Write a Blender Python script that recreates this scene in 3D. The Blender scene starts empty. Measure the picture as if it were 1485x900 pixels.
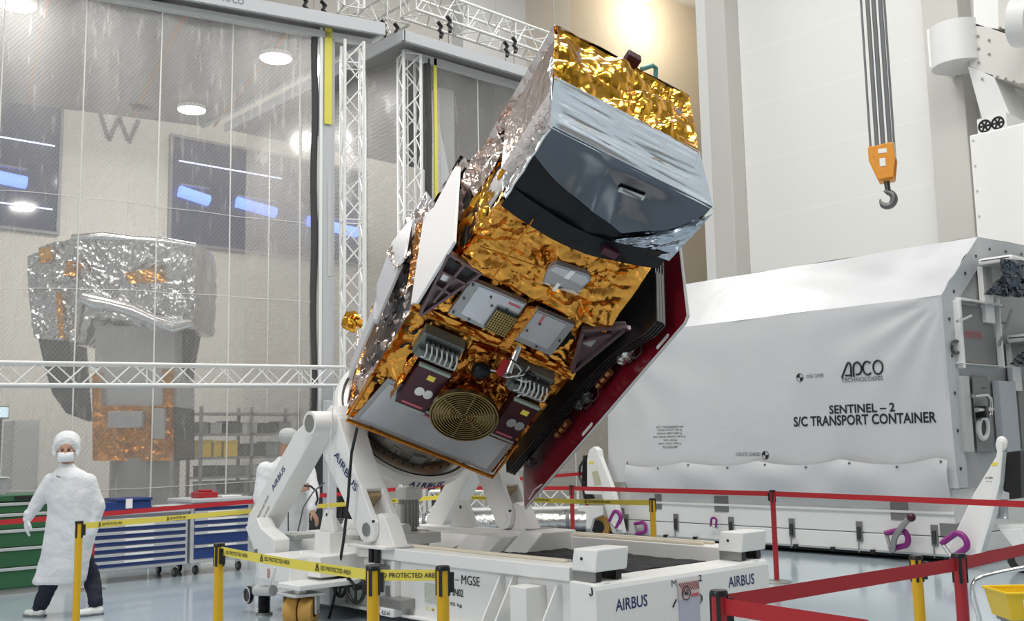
import bpy, bmesh, math, random
from mathutils import Vector, Matrix, Euler, noise
import numpy as np

# ------------------------------------------------------------------ camera, light, exposure
SC = bpy.context.scene
COL = SC.collection
CX, CY, FOC, EYE = 742.5, 450.0, 1500.0, 1.55      # 1485 x 900 frame, focal length in pixels, eye height
a_ = np.array([(-607 - CX) / FOC, (671 - CY) / FOC, 1.0]); a_ /= np.linalg.norm(a_)
b_ = np.array([(2450 - CX) / FOC, (612 - CY) / FOC, 1.0]); b_ -= a_ * a_.dot(b_); b_ /= np.linalg.norm(b_)
RW = np.array([-a_, b_, np.cross(-a_, b_)])         # rows: world axes seen from the camera (x right, y down, z forward)
CAMP = np.array([0, 0, EYE])
cam_data = bpy.data.cameras.new('camera'); cam = bpy.data.objects.new('camera', cam_data); COL.objects.link(cam)
M = Matrix.Identity(4)
for i in range(3):
    M[i][0], M[i][1], M[i][2], M[i][3] = RW[i, 0], -RW[i, 1], -RW[i, 2], CAMP[i]
cam.matrix_world = M
cam_data.sensor_width = 36; cam_data.lens = 36 * FOC / 1485; cam_data.clip_start = 0.05; cam_data.clip_end = 300
SC.camera = cam

world = bpy.data.worlds.new('hall_ambient'); SC.world = world; world.use_nodes = True
bgn = world.node_tree.nodes['Background']; bgn.inputs[0].default_value = (0.96, 0.97, 0.98, 1); bgn.inputs[1].default_value = 0.46

def area(name, loc, size, energy, color=(1, 0.985, 0.95), target=None, sy=None):
    d = bpy.data.lights.new(name, 'AREA'); d.shape = 'RECTANGLE'; d.size = size; d.size_y = sy or size
    d.energy = energy * 0.43; d.color = color
    o = bpy.data.objects.new(name, d); COL.objects.link(o); o.location = loc
    if target is not None:
        o.rotation_euler = (Vector(target) - Vector(loc)).to_track_quat('-Z', 'Y').to_euler()
    return o
for nm, loc, s, e in [('ceiling_light_bank', (-2, 1, 14.5), 3.2, 1250), ('ceiling_light_bank', (-8, 3, 14.5), 3.2, 1250),
                      ('ceiling_light_bank', (-3, 9, 14.5), 3.2, 1250), ('ceiling_light_bank', (-10, 12, 14.5), 3.2, 1300),
                      ('ceiling_light_bank', (4, 5, 14.5), 3.2, 1100), ('ceiling_light_bank', (-17, 17, 15.5), 2.4, 700)]:
    area(nm, loc, s, e)
area('added_side_fill', (-5, -11, 8), 5, 1500, (1, 1, 1), (-8, 7, 1.5))  # unseen fill light added to brighten the long sides of trolley and container
SC.view_settings.view_transform = 'Standard'; SC.view_settings.look = 'None'
SC.view_settings.exposure = -0.06; SC.view_settings.gamma = 1.0; SC.view_settings.use_curve_mapping = False
SC.cycles.use_denoising = True
SC.cycles.max_bounces = 8; SC.cycles.transparent_max_bounces = 16; SC.cycles.sample_clamp_indirect = 4.0

# ------------------------------------------------------------------ points of the place from sight lines
def ray(p): return RW @ np.array([(p[0] - CX) / FOC, (p[1] - CY) / FOC, 1.0])
def onx(p, x): d = ray(p); return Vector(CAMP + d * (x / d[0]))
def ony(p, y): d = ray(p); return Vector(CAMP + d * (y / d[1]))
def onz(p, z): d = ray(p); return Vector(CAMP + d * ((z - EYE) / d[2]))
def atd(p, Z): return Vector(CAMP + ray(p) * Z)
V = Vector

# ------------------------------------------------------------------ materials
MATS = {}
def mat(name, color, rough=0.5, metal=0.0, bump=None, var=None, emit=None, spec=None, coat=0.0, trans=0.0):
    if name in MATS: return MATS[name]
    m = bpy.data.materials.new(name); m.use_nodes = True; nt = m.node_tree; b = nt.nodes['Principled BSDF']
    b.inputs['Base Color'].default_value = (*color, 1); b.inputs['Roughness'].default_value = rough
    b.inputs['Metallic'].default_value = metal
    if spec is not None: b.inputs['Specular IOR Level'].default_value = spec
    if coat: b.inputs['Coat Weight'].default_value = coat; b.inputs['Coat Roughness'].default_value = 0.08
    if trans: b.inputs['Transmission Weight'].default_value = trans
    tc = nt.nodes.new('ShaderNodeTexCoord')
    if emit: b.inputs['Emission Color'].default_value = (*emit[0], 1); b.inputs['Emission Strength'].default_value = emit[1]
    if var:                                              # (scale, amount): uneven colour of the thing itself
        n = nt.nodes.new('ShaderNodeTexNoise'); n.inputs['Scale'].default_value = var[0]; n.inputs['Detail'].default_value = 4
        nt.links.new(tc.outputs['Object'], n.inputs['Vector'])
        mx = nt.nodes.new('ShaderNodeMix'); mx.data_type = 'RGBA'
        mx.inputs['A'].default_value = (*[max(0, c * (1 - var[1])) for c in color], 1)
        mx.inputs['B'].default_value = (*[min(1, c * (1 + var[1])) for c in color], 1)
        nt.links.new(n.outputs['Fac'], mx.inputs['Factor']); nt.links.new(mx.outputs['Result'], b.inputs['Base Color'])
    if bump:                                             # list of (kind, scale, strength, distance)
        prev = None
        for kind, sc, st, dist in bump:
            if kind == 'noise':
                n = nt.nodes.new('ShaderNodeTexNoise'); n.inputs['Scale'].default_value = sc; n.inputs['Detail'].default_value = 3; out = n.outputs['Fac']
            elif kind == 'ridge':
                n = nt.nodes.new('ShaderNodeTexNoise'); n.noise_type = 'RIDGED_MULTIFRACTAL'; n.inputs['Scale'].default_value = sc; n.inputs['Detail'].default_value = 2; out = n.outputs['Fac']
            elif kind == 'crease':
                n = nt.nodes.new('ShaderNodeTexVoronoi'); n.feature = 'F1'; n.inputs['Scale'].default_value = sc; out = n.outputs['Distance']
            nt.links.new(tc.outputs['Object'], n.inputs['Vector'])
            bp = nt.nodes.new('ShaderNodeBump'); bp.inputs['Strength'].default_value = st; bp.inputs['Distance'].default_value = dist
            nt.links.new(out, bp.inputs['Height'])
            if prev: nt.links.new(prev.outputs['Normal'], bp.inputs['Normal'])
            prev = bp
        nt.links.new(prev.outputs['Normal'], b.inputs['Normal'])
    MATS[name] = m
    return m

WHITE = mat('white_paint', (0.87, 0.865, 0.845), 0.38, var=(3, .02))
WHITE2 = mat('white_enamel', (0.87, 0.87, 0.85), 0.25)
CREAM = mat('cream_strip', (0.72, 0.65, 0.52), 0.5)
BLACK = mat('black_plastic', (0.012, 0.012, 0.013), 0.4)
RUBBER = mat('black_rubber', (0.02, 0.02, 0.022), 0.85, bump=[('noise', 60, .5, .01)])
GREY = mat('grey_metal', (0.33, 0.33, 0.32), 0.4, 0.6)
STEEL = mat('bright_steel', (0.62, 0.62, 0.60), 0.25, 1.0)
DARKST = mat('dark_steel', (0.10, 0.10, 0.10), 0.35, 0.8)
GRYPAINT = mat('grey_paint', (0.36, 0.36, 0.34), 0.5)
PALEGREY = mat('pale_grey_paint', (0.55, 0.56, 0.55), 0.45)
YEL = mat('yellow_post_paint', (0.74, 0.43, 0.012), 0.35)
YELB = mat('yellow_belt', (0.86, 0.72, 0.10), 0.6)
YELW = mat('yellow_polyurethane', (0.55, 0.30, 0.06), 0.5)
YELP = mat('yellow_plastic', (0.86, 0.58, 0.02), 0.35)
RED = mat('red_post_paint', (0.40, 0.022, 0.028), 0.35)
REDB = mat('red_belt', (0.48, 0.018, 0.025), 0.6)
INK = mat('black_ink', (0.015, 0.015, 0.02), 0.5)
NAVY = mat('navy_ink', (0.01, 0.025, 0.13), 0.5)
GREYINK = mat('grey_ink', (0.16, 0.16, 0.17), 0.5)
BLUE = mat('blue_drawer_enamel', (0.014, 0.045, 0.19), 0.35)
GREEN = mat('green_drawer_enamel', (0.025, 0.115, 0.045), 0.4)
ORANGE = mat('orange_paint', (0.75, 0.29, 0.02), 0.4, var=(12, .15))
MAROON = mat('maroon_lacquer', (0.17, 0.006, 0.016), 0.22, coat=.4)
MAROONM = mat('maroon_metal', (0.055, 0.012, 0.022), 0.35, 0.2)
MAUVE = mat('mauve_anodised', (0.17, 0.115, 0.125), 0.38, 0.6)
PURPLE = mat('purple_paint', (0.25, 0.02, 0.20), 0.4)
PINK = mat('pink_tape', (0.55, 0.12, 0.16), 0.5)
GLASSY = mat('mirror_tile', (0.66, 0.68, 0.72), 0.12, 0.35, bump=[('noise', 3, .12, .02)])
GOLD = mat('gold_foil', (0.76, 0.35, 0.065), 0.22, 1.0, bump=[('noise', 4, .3, .06), ('noise', 14, .15, .02)])
GOLDB = mat('bright_gold_foil', (0.95, 0.47, 0.05), 0.15, 1.0, bump=[('noise', 3.5, .3, .07), ('noise', 12, .08, .02)])
AMBER = mat('amber_foil', (0.62, 0.25, 0.045), 0.22, 1.0, bump=[('noise', 10, .5, .05), ('noise', 40, .2, .02)])
SILVER = mat('silver_foil', (0.86, 0.86, 0.87), 0.2, 1.0, bump=[('noise', 9, .12, .03)])
ROSE = mat('rosy_foil', (0.80, 0.66, 0.60), 0.2, 1.0, bump=[('noise', 8, .4, .05), ('noise', 30, .15, .02)])
BLKFOIL = mat('black_foil', (0.13, 0.14, 0.16), 0.09, 1.0, bump=[('noise', 2.0, .06, .1)])
BLKSOFT = mat('black_blanket', (0.009, 0.010, 0.012), 0.35, spec=.22, bump=[('noise', 5, .4, .05)])
BRASS = mat('grooved_brass', (0.32, 0.26, 0.13), 0.32, 1.0)
SKIN = mat('skin', (0.50, 0.28, 0.19), 0.5, var=(8, .08))
GOWN = mat('white_gown_fabric', (0.76, 0.77, 0.79), 0.85, bump=[('noise', 5, .5, .07), ('noise', 16, .3, .03)])
CAPM = mat('pleated_cap_fabric', (0.78, 0.79, 0.80), 0.85, bump=[('noise', 30, .7, .02)])
GLOVE = mat('white_glove', (0.78, 0.79, 0.80), 0.5)
TROUS = mat('dark_trouser_fabric', (0.012, 0.014, 0.03), 0.85, bump=[('noise', 12, .5, .03)])

# ------------------------------------------------------------------ mesh builder
WM = {}
class MB:
    smooth = None
    def __init__(s): s.v = []; s.f = []; s.mi = []
    def add(s, vs, fs, mi=0):
        o = len(s.v); s.v += [V(p) for p in vs]
        for f in fs: s.f.append([i + o for i in f]); s.mi.append(mi)
        return s
    def box(s, lo, hi, mtx=None, mi=0):
        x0, y0, z0 = lo; x1, y1, z1 = hi
        vs = [V(p) for p in ((x0, y0, z0), (x1, y0, z0), (x1, y1, z0), (x0, y1, z0), (x0, y0, z1), (x1, y0, z1), (x1, y1, z1), (x0, y1, z1))]
        if mtx is not None: vs = [mtx @ p for p in vs]
        return s.add(vs, [(3, 2, 1, 0), (4, 5, 6, 7), (0, 1, 5, 4), (1, 2, 6, 5), (2, 3, 7, 6), (3, 0, 4, 7)], mi)
    def bar(s, p0, p1, w, h, up=(0, 0, 1), w2=None, h2=None, mi=0):    # rectangular bar, w across, h along 'up'
        p0, p1 = V(p0), V(p1); d = (p1 - p0).normalized(); r = d.cross(V(up)).normalized(); u = r.cross(d)
        w2 = w if w2 is None else w2; h2 = h if h2 is None else h2
        vs = [p0 - r * w / 2 - u * h / 2, p0 + r * w / 2 - u * h / 2, p0 + r * w / 2 + u * h / 2, p0 - r * w / 2 + u * h / 2,
              p1 - r * w2 / 2 - u * h2 / 2, p1 + r * w2 / 2 - u * h2 / 2, p1 + r * w2 / 2 + u * h2 / 2, p1 - r * w2 / 2 + u * h2 / 2]
        return s.add(vs, [(0, 1, 2, 3), (7, 6, 5, 4), (0, 4, 5, 1), (1, 5, 6, 2), (2, 6, 7, 3), (3, 7, 4, 0)], mi)
    def cyl(s, p0, p1, r0, r1=None, n=16, caps=True, mi=0):
        p0, p1 = V(p0), V(p1); r1 = r0 if r1 is None else r1
        d = (p1 - p0).normalized(); a = d.orthogonal().normalized(); b = d.cross(a)
        vs = []
        for p, r in ((p0, r0), (p1, r1)):
            for i in range(n):
                t = 2 * math.pi * i / n; vs.append(p + (a * math.cos(t) + b * math.sin(t)) * r)
        fs = [(i, (i + 1) % n, n + (i + 1) % n, n + i) for i in range(n)]
        if caps: fs += [tuple(range(n - 1, -1, -1)), tuple(range(n, 2 * n))]
        return s.add(vs, fs, mi)
    def tube(s, pts, r, n=8, caps=True, closed=False, mi=0):
        pts = [V(p) for p in pts]; m = len(pts); vs = []; prev = None
        for k, p in enumerate(pts):
            d = (pts[(k + 1) % m] - pts[k - 1]) if closed else (pts[min(k + 1, m - 1)] - pts[max(k - 1, 0)])
            d.normalize()
            if prev is None: a = d.orthogonal().normalized()
            else: a = (prev - d * prev.dot(d)).normalized()
            prev = a; b = d.cross(a); rr = r[k] if isinstance(r, (list, tuple)) else r
            for i in range(n):
                t = 2 * math.pi * i / n; vs.append(p + (a * math.cos(t) + b * math.sin(t)) * rr)
        fs = []
        for k in range(m if closed else m - 1):
            q = (k + 1) % m
            for i in range(n): fs.append((k * n + i, k * n + (i + 1) % n, q * n + (i + 1) % n, q * n + i))
        if caps and not closed: fs += [tuple(range(n - 1, -1, -1)), tuple(range((m - 1) * n, m * n))]
        return s.add(vs, fs, mi)
    def ball(s, c, r, n=12, m=8, mtx=None, mi=0):
        c = V(c); r = V((r, r, r)) if isinstance(r, (int, float)) else V(r); vs = []; fs = []
        for j in range(m + 1):
            th = math.pi * j / m
            for i in range(n):
                ph = 2 * math.pi * i / n
                p = V((r.x * math.sin(th) * math.cos(ph), r.y * math.sin(th) * math.sin(ph), r.z * math.cos(th)))
                vs.append(c + (mtx @ p if mtx is not None else p))
        for j in range(m):
            for i in range(n): fs.append((j * n + i, (j + 1) * n + i, (j + 1) * n + (i + 1) % n, j * n + (i + 1) % n))
        return s.add(vs, fs, mi)
    def cap(s, p0, r0, p1, r1, n=12):                     # tapered limb segment with round ends
        s.cyl(p0, p1, r0, r1, n); s.ball(p0, r0, n, 8); s.ball(p1, r1, n, 8); return s
    def prism(s, poly, off, mi=0):                        # polygon of 3D points extruded by vector
        poly = [V(p) for p in poly]; off = V(off); n = len(poly)
        return s.add(poly + [p + off for p in poly], [tuple(range(n - 1, -1, -1)), tuple(range(n, 2 * n))] + [(i, (i + 1) % n, n + (i + 1) % n, n + i) for i in range(n)], mi)
    def lathe(s, prof, c, axis, n=32, mi=0):              # profile (radius, height along axis)
        c = V(c); d = V(axis).normalized(); a = d.orthogonal().normalized(); b = d.cross(a); vs = []; fs = []; m = len(prof)
        for (r, h) in prof:
            for i in range(n):
                t = 2 * math.pi * i / n; vs.append(c + d * h + (a * math.cos(t) + b * math.sin(t)) * r)
        for k in range(m - 1):
            for i in range(n): fs.append((k * n + i, k * n + (i + 1) % n, (k + 1) * n + (i + 1) % n, (k + 1) * n + i))
        return s.add(vs, fs, mi)
    def grid(s, fn, nu, nv, flip=False, mi=0):            # fn(u,v) -> point
        vs = [fn(i / nu, j / nv) for j in range(nv + 1) for i in range(nu + 1)]; fs = []
        for j in range(nv):
            for i in range(nu):
                q = (j * (nu + 1) + i, j * (nu + 1) + i + 1, (j + 1) * (nu + 1) + i + 1, (j + 1) * (nu + 1) + i)
                fs.append(q[::-1] if flip else q)
        return s.add(vs, fs, mi)
    def build(s, name, m, parent=None, local=False, smooth=None, bevel=0, solid=0, label=None):
        me = bpy.data.meshes.new(name)
        vs = s.v
        if smooth is None: smooth = s.smooth
        if parent is not None and not local:
            inv = WM[parent.name].inverted(); vs = [inv @ p for p in vs]
        me.from_pydata([tuple(p) for p in vs], [], s.f)
        ms = m if isinstance(m, (list, tuple)) else [m]
        for x in ms: me.materials.append(x)
        if len(ms) > 1: me.polygons.foreach_set('material_index', s.mi)
        bm = bmesh.new(); bm.from_mesh(me); bmesh.ops.recalc_face_normals(bm, faces=bm.faces); bm.to_mesh(me); bm.free()
        if smooth is not None:
            me.polygons.foreach_set('use_smooth', [True] * len(me.polygons)); me.set_sharp_from_angle(angle=math.radians(smooth))
        o = bpy.data.objects.new(name, me); COL.objects.link(o)
        if parent is not None: o.parent = parent; WM[o.name] = WM[parent.name]
        else: WM[o.name] = Matrix.Identity(4)
        if solid:
            md = o.modifiers.new('thickness', 'SOLIDIFY'); md.thickness = solid; md.offset = 0
        if bevel:
            md = o.modifiers.new('bevel', 'BEVEL'); md.width = bevel; md.segments = 2; md.limit_method = 'ANGLE'; md.angle_limit = math.radians(40)
        if label: o['label'] = label
        return o

def thing(name, label, cat, loc=(0, 0, 0), rot=None, group=None):
    o = bpy.data.objects.new(name, None); COL.objects.link(o); o.empty_display_size = .1
    m = Matrix.Translation(V(loc))
    if rot is not None: m = m @ rot.to_4x4()
    o.matrix_world = m; WM[o.name] = m
    o['label'] = label; o['category'] = cat
    if group: o['group'] = group
    return o
def tag(o, label, cat, group=None):
    o['label'] = label; o['category'] = cat
    if group: o['group'] = group
    return o
def struct(o): o['kind'] = 'structure'; return o

def lettering(txt, org, xd, yd, width, height, m, parent, name='lettering', local=False, depth=.0015, shear=0.0, bold=.012):
    c = bpy.data.curves.new('lettering_curve', 'FONT'); c.body = txt; c.extrude = 0; c.shear = shear; c.resolution_u = 3; c.offset = bold
    t = bpy.data.objects.new('lettering_curve', c)
    me = bpy.data.meshes.new_from_object(t)
    xs = [v.co.x for v in me.vertices]; ys = [v.co.y for v in me.vertices]
    x0, x1, y0, y1 = min(xs), max(xs), min(ys), max(ys)
    sx = width / (x1 - x0); sy = height / (y1 - y0) if height else sx
    org, xd, yd = V(org), V(xd).normalized(), V(yd).normalized(); nd = xd.cross(yd)
    inv = WM[parent.name].inverted() if (parent is not None and not local) else Matrix.Identity(4)
    vs = [inv @ (org + xd * (v.co.x - x0) * sx + yd * (v.co.y - y0) * sy + nd * depth) for v in me.vertices]
    fs = [tuple(p.vertices) for p in me.polygons]
    me2 = bpy.data.meshes.new(name); me2.from_pydata([tuple(p) for p in vs], [], fs); me2.materials.append(m)
    o = bpy.data.objects.new(name, me2); COL.objects.link(o)
    if parent is not None: o.parent = parent; WM[o.name] = WM[parent.name]
    bpy.data.objects.remove(t); bpy.data.curves.remove(c); bpy.data.meshes.remove(me)
    return o

def join_lines(mb_list): pass

def foil(mb, c00, c10, c11, c01, nu, nv, amp, seed, jit=.38, pin=.25, out=None, bulge=0.0, mi=0, sc=1.0):
    """crumpled foil sheet between four corners: creased cells of several sizes, raised along the sheet normal"""
    rnd = random.Random(seed); c00, c10, c11, c01 = V(c00), V(c10), V(c11), V(c01)
    n = (c10 - c00).cross(c01 - c00).normalized()
    if out is not None and n.dot(V(out)) < 0: n = -n
    lu = max((c10 - c00).length, (c11 - c01).length); lv = max((c01 - c00).length, (c11 - c10).length)
    nu, nv = int(min(90, max(8, lu / .017))), int(min(90, max(6, lv / .017)))
    lays = []
    for s_, a in ((3.6, 1.0), (7.5, .55), (15, .22)):
        t = rnd.uniform(0, math.pi); s_ *= sc; lays.append((math.cos(t) * s_, math.sin(t) * s_, rnd.uniform(.45, .7), a, rnd.uniform(0, 50)))
    def fn(u, v):
        p = (c00 * (1 - u) + c10 * u) * (1 - v) + (c01 * (1 - u) + c11 * u) * v
        x, y = u * lu, v * lv; h = 0
        wx, wy = noise.noise(V((x * 1.7, y * 1.7, seed + .3))) * .16, noise.noise(V((x * 1.7, y * 1.7, seed + 9.1))) * .16
        for cx, sx, an, a, off in lays:
            qx, qy = (x + wx) * cx + (y + wy) * sx, (-(x + wx) * sx + (y + wy) * cx) * an
            d = noise.voronoi(V((qx + off, qy, off * .37)))[0]
            h += a * (min(1.0, (d[1] - d[0]) * 1.3) - .45)
        e = min(1, u * lu / .06, (1 - u) * lu / .06, v * lv / .06, (1 - v) * lv / .06)
        return p + n * (h * (amp * .62 + .042) * (pin + (1 - pin) * e) + bulge * (1 - (2 * u - 1) ** 2) * (1 - (2 * v - 1) ** 2))
    mb.smooth = 24
    return mb.grid(fn, nu, nv, mi=mi)

def drape(mb, c00, c10, c11, c01, nu, nv, amp, seed, fu=2.0, fv=16.0, out=None, mi=0):
    """sheet with long folds that run along u"""
    c00, c10, c11, c01 = V(c00), V(c10), V(c11), V(c01); n = (c10 - c00).cross(c01 - c00).normalized()
    if out is not None and n.dot(V(out)) < 0: n = -n
    def fn(u, v):
        p = (c00 * (1 - u) + c10 * u) * (1 - v) + (c01 * (1 - u) + c11 * u) * v
        h = 0
        for k, (a, f) in enumerate(((1, 1), (.5, 2.1), (.3, 4.0))):
            q = noise.noise(V((u * fu * f + seed, v * fv * f * .5 + .8 * u * (k - 1), seed * 3.7 + k))); h += a * (1 - 2 * abs(q))
        e = min(1, u * 14, (1 - u) * 14, v * 10 + .15, (1 - v) * 10 + .15)
        return p + n * amp * (h - .9) * max(.1, e)
    return mb.grid(fn, nu, nv, mi=mi)
def dup(root, loc, label=None, group=None, rz=None):
    r = root.copy(); COL.objects.link(r); r.location = loc
    if rz is not None: r.rotation_euler = (0, 0, rz)
    if label: r['label'] = label
    if group: r['group'] = group
    for ch in list(root.children):
        c = ch.copy(); COL.objects.link(c); c.parent = r
        for g in list(ch.children):
            d = g.copy(); COL.objects.link(d); d.parent = c
    return r
# ------------------------------------------------------------------ the hall
FLOORM = mat('pale_blue_epoxy_floor', (0.43, 0.51, 0.57), 0.13, var=(.8, .04), bump=[('noise', 3, .03, .02)], coat=.3)
WALLM = mat('hall_wall_panel', (0.84, 0.84, 0.82), 0.7)
nt = WALLM.node_tree                                   # panel joints: faint horizontal lines every 1.25 m
tc = nt.nodes.new('ShaderNodeTexCoord'); sp = nt.nodes.new('ShaderNodeSeparateXYZ'); nt.links.new(tc.outputs['Object'], sp.inputs[0])
md = nt.nodes.new('ShaderNodeMath'); md.operation = 'FRACT'; dv = nt.nodes.new('ShaderNodeMath'); dv.operation = 'DIVIDE'; dv.inputs[1].default_value = 1.25
nt.links.new(sp.outputs['Z'], dv.inputs[0]); nt.links.new(dv.outputs[0], md.inputs[0])
lt = nt.nodes.new('ShaderNodeMath'); lt.operation = 'LESS_THAN'; lt.inputs[1].default_value = .022; nt.links.new(md.outputs[0], lt.inputs[0])
mx = nt.nodes.new('ShaderNodeMix'); mx.data_type = 'RGBA'; mx.inputs['A'].default_value = (0.83, 0.83, 0.805, 1); mx.inputs['B'].default_value = (0.87, 0.87, 0.85, 1)
nt.links.new(lt.outputs[0], mx.inputs['Factor']); nt.links.new(mx.outputs['Result'], nt.nodes['Principled BSDF'].inputs['Base Color'])
WALLB = mat('hall_wall_cream', (0.66, 0.60, 0.50), 0.7)
WALLG = mat('hall_wall_grey', (0.70, 0.665, 0.615), 0.7)
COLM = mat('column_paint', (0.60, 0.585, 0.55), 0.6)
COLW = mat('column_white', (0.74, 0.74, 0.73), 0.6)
struct(MB().box((-34, -20, -.2), (18, 34, 0)).build('floor', FLOORM))
struct(MB().box((-12.945, 18.5, 0), (18, 18.9, 17)).build('wall_right', WALLM))
struct(MB().box((-22.4, -20, 0), (-22, 22.4, 17)).build('wall_back', WALLG))
struct(MB().box((-22.4, 22.4, 0), (-22, 34, 17)).build('wall_back_recess', WALLB))
struct(MB().box((13.5, -20, 0), (13.8, 34, 17)).build('wall_front', mat('hall_wall_dark', (0.33, 0.33, 0.32), 0.7)))
struct(MB().box((-22, 30, 0), (-13.3, 30.4, 17)).build('wall_recess_side', WALLB))
struct(MB().box((-34, -20, 17), (18, 34, 17.3)).build('ceiling', mat('ceiling_paint', (0.7, 0.7, 0.69), 0.8)))
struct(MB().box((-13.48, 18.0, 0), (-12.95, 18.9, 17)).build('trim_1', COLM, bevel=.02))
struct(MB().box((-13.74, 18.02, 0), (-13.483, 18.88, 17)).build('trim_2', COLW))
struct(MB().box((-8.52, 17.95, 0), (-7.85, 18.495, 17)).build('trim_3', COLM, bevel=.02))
struct(MB().box((-22, 17.6, 0), (-21.5, 20.0, 17)).build('trim_4', COLW))
# windows of the back wall, dark blue glass; glowing strips added as its blue reflections
GLW = mat('dark_blue_glass', (0.035, 0.045, 0.11), 0.08)
FRW = mat('window_frame_paint', (0.25, 0.25, 0.28), 0.5)
BLUEL = mat('blue_reflection_glow', (0.1, 0.2, 0.9), 0.5, emit=((0.12, 0.22, 1.0), 3.0))
WGLOW = mat('glow_strip', (1, 1, 1), 0.5, emit=((0.6, 0.7, 1.0), 2.2))
for k, (y0, y1, z0, z1) in enumerate([(4.4, 7.0, 6.1, 8.9), (9.45, 14.6, 6.2, 8.6)]):
    w = struct(MB().box((-21.99, y0, z0), (-21.94, y1, z1)).build('window_%d' % (k + 1), GLW))
    f = MB()
    for lo, hi in [((-22, y0 - .06, z0 - .06), (-21.9, y1 + .06, z0)), ((-22, y0 - .06, z1), (-21.9, y1 + .06, z1 + .06)), ((-22, y0 - .06, z0), (-21.9, y0, z1)), ((-22, y1, z0), (-21.9, y1 + .06, z1))]: f.box(lo, hi)
    f.build('window_frame', FRW, w)
BL = [(4.6, 6.35, 7.15, 'glowing strip for the blue reflection in the leftmost dark window'), (9.6, 10.3, 7.35, 'glowing strip for the blue reflection at the left of the wide dark window'),
      (11.0, 12.0, 7.3, 'glowing strip for the blue reflection in the middle of the wide dark window'), (12.9, 14.3, 7.1, 'glowing strip for the blue reflection at the right of the wide dark window')]
for y0, y1, z, lb in BL:
    b = thing('glow_strip', lb, 'lamp', (-21.9, (y0 + y1) / 2, z), group='glowing strips for the blue window reflections')
    MB().cyl((-21.86, y0, z), (-21.86, y1, z - .12), .13, n=12).build('glow_tube', BLUEL, b, smooth=40)
    MB().box((-21.95, y0, z + .14), (-21.8, y1, z + .17)).build('lamp_housing', FRW, b)
for y0, y1, z, lb in [(4.5, 6.9, 7.9, 'thin white glowing line high in the leftmost dark window'), (4.5, 6.9, 6.55, 'thin white glowing line low in the leftmost dark window'), (9.6, 12.2, 8.05, 'thin white glowing line high in the wide dark window')]:
    tag(MB().box((-21.93, y0, z), (-21.9, y1, z + .025)).build('glow_strip', WGLOW), lb, 'lamp', 'white glowing lines of the back windows')
# warm wall lamp washing the recess
lamp = thing('wall_lamp', 'round white lamp high on the cream wall left of the pillar', 'lamp', (-21.7, 26.0, 16.75))
MB().cyl((-22, 26, 16.75), (-21.6, 26, 16.75), .3, n=20).build('housing', WHITE, lamp, smooth=40)
MB().cyl((-21.6, 26, 16.75), (-21.58, 26, 16.75), .27, n=20).build('diffuser', mat('warm_lamp', (1, .9, .75), .5, emit=((1, .9, .72), 4)), lamp)
ld = bpy.data.lights.new('wall_lamp_light', 'POINT'); ld.energy = 330; ld.color = (1, .86, .66); ld.shadow_soft_size = .3
lo = bpy.data.objects.new('wall_lamp_light', ld); COL.objects.link(lo); lo.location = (-20.4, 25.6, 15.6)

# air duct on the right wall, above the column
DUCT = mat('duct_white', (0.76, 0.76, 0.75), 0.4)
DUCTG = mat('duct_cream', (0.66, 0.64, 0.60), 0.5)
yd = 17.2
def py(px, y=yd): return ony(px, y)
d = thing('air_duct', 'big white riveted air duct at the top right beside the column', 'duct', py((1400, 100)))
c0, c1 = py((1358, 66)), py((1412, 62))
ce = py((1388, 65), 17.35); MB().cyl((ce.x, 17.35, ce.z - .40), (ce.x, 17.35, ce.z + .32), .44, n=48).build('elbow', DUCT, d, smooth=40)
MB().box((py((1349, 66)).x, 17.1, c0.z - .40), (py((1357, 66)).x, 17.9, c0.z + .30)).build('flange', WHITE, d, bevel=.01)
MB().box((py((1409, 66)).x, 17.18, c0.z - .42), (py((1412, 66)).x, 17.9, c0.z + .28)).build('flange', WHITE, d, bevel=.01)
MB().prism([py(p) for p in ((1406, 30), (1490, 60), (1490, 124), (1440, 112), (1406, 96))], (0, .9, 0)).build('transition', DUCTG, d, bevel=.01)
MB().prism([py(p) for p in ((1403, 96), (1440, 108), (1470, 178), (1490, 186), (1490, 196), (1428, 188))], (0, .8, 0)).build('drop_duct', DUCT, d, bevel=.01)
MB().prism([py(p) for p in ((1411, -10), (1448, -10), (1448, 42), (1412, 38))], (0, .7, 0)).build('riser', WHITE, d, bevel=.01)
MB().prism([py(p) for p in ((1448, -10), (1490, -10), (1490, 50), (1448, 40))], (0, .5, 0)).build('upper_panel', DUCTG, d)
MB().cyl(py((1474, 30), 16.7), py((1500, 28), 16.7), .42, n=24).build('side_elbow', DUCT, d, smooth=40)
MB().prism([py(p, 17.1) for p in ((1430, 188), (1470, 180), (1490, 184), (1490, 192), (1470, 188), (1430, 197))], (0, .9, 0)).build('collar', WHITE, d)
rv = MB()
for p in [(1355, 55), (1356, 75), (1418, 52), (1419, 70), (1419, 90), (1434, 58), (1434, 78), (1424, 114), (1446, 111), (1458, 114), (1470, 118), (1482, 122), (1450, 40), (1462, 44), (1474, 48)]:
    rv.ball(py(p, yd - .02 - (.5 if p[0] < 1420 else 0) * 0), .022, 8, 6)
rv.build('rivets', GREYPAINT if False else GRYPAINT, d)
bx = thing('ventilation_cabinet', 'tall white cabinet with bolts under the air duct at the right edge', 'cabinet', (py((1460, 350)).x, 17.3, 0))
p0, p1 = py((1429, 206)), py((1600, 206))
MB().box((p0.x, 16.6, 0), (p0.x + 3, 18.4, p0.z)).build('body', WHITE, bx, bevel=.02)
rv = MB()
for z in np.arange(p0.z - .1, 2, -.42):
    for xx in (.06, .9, 1.2): rv.cyl((p0.x + xx, 16.6, z), (p0.x + xx, 16.585, z), .018, n=8)
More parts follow.
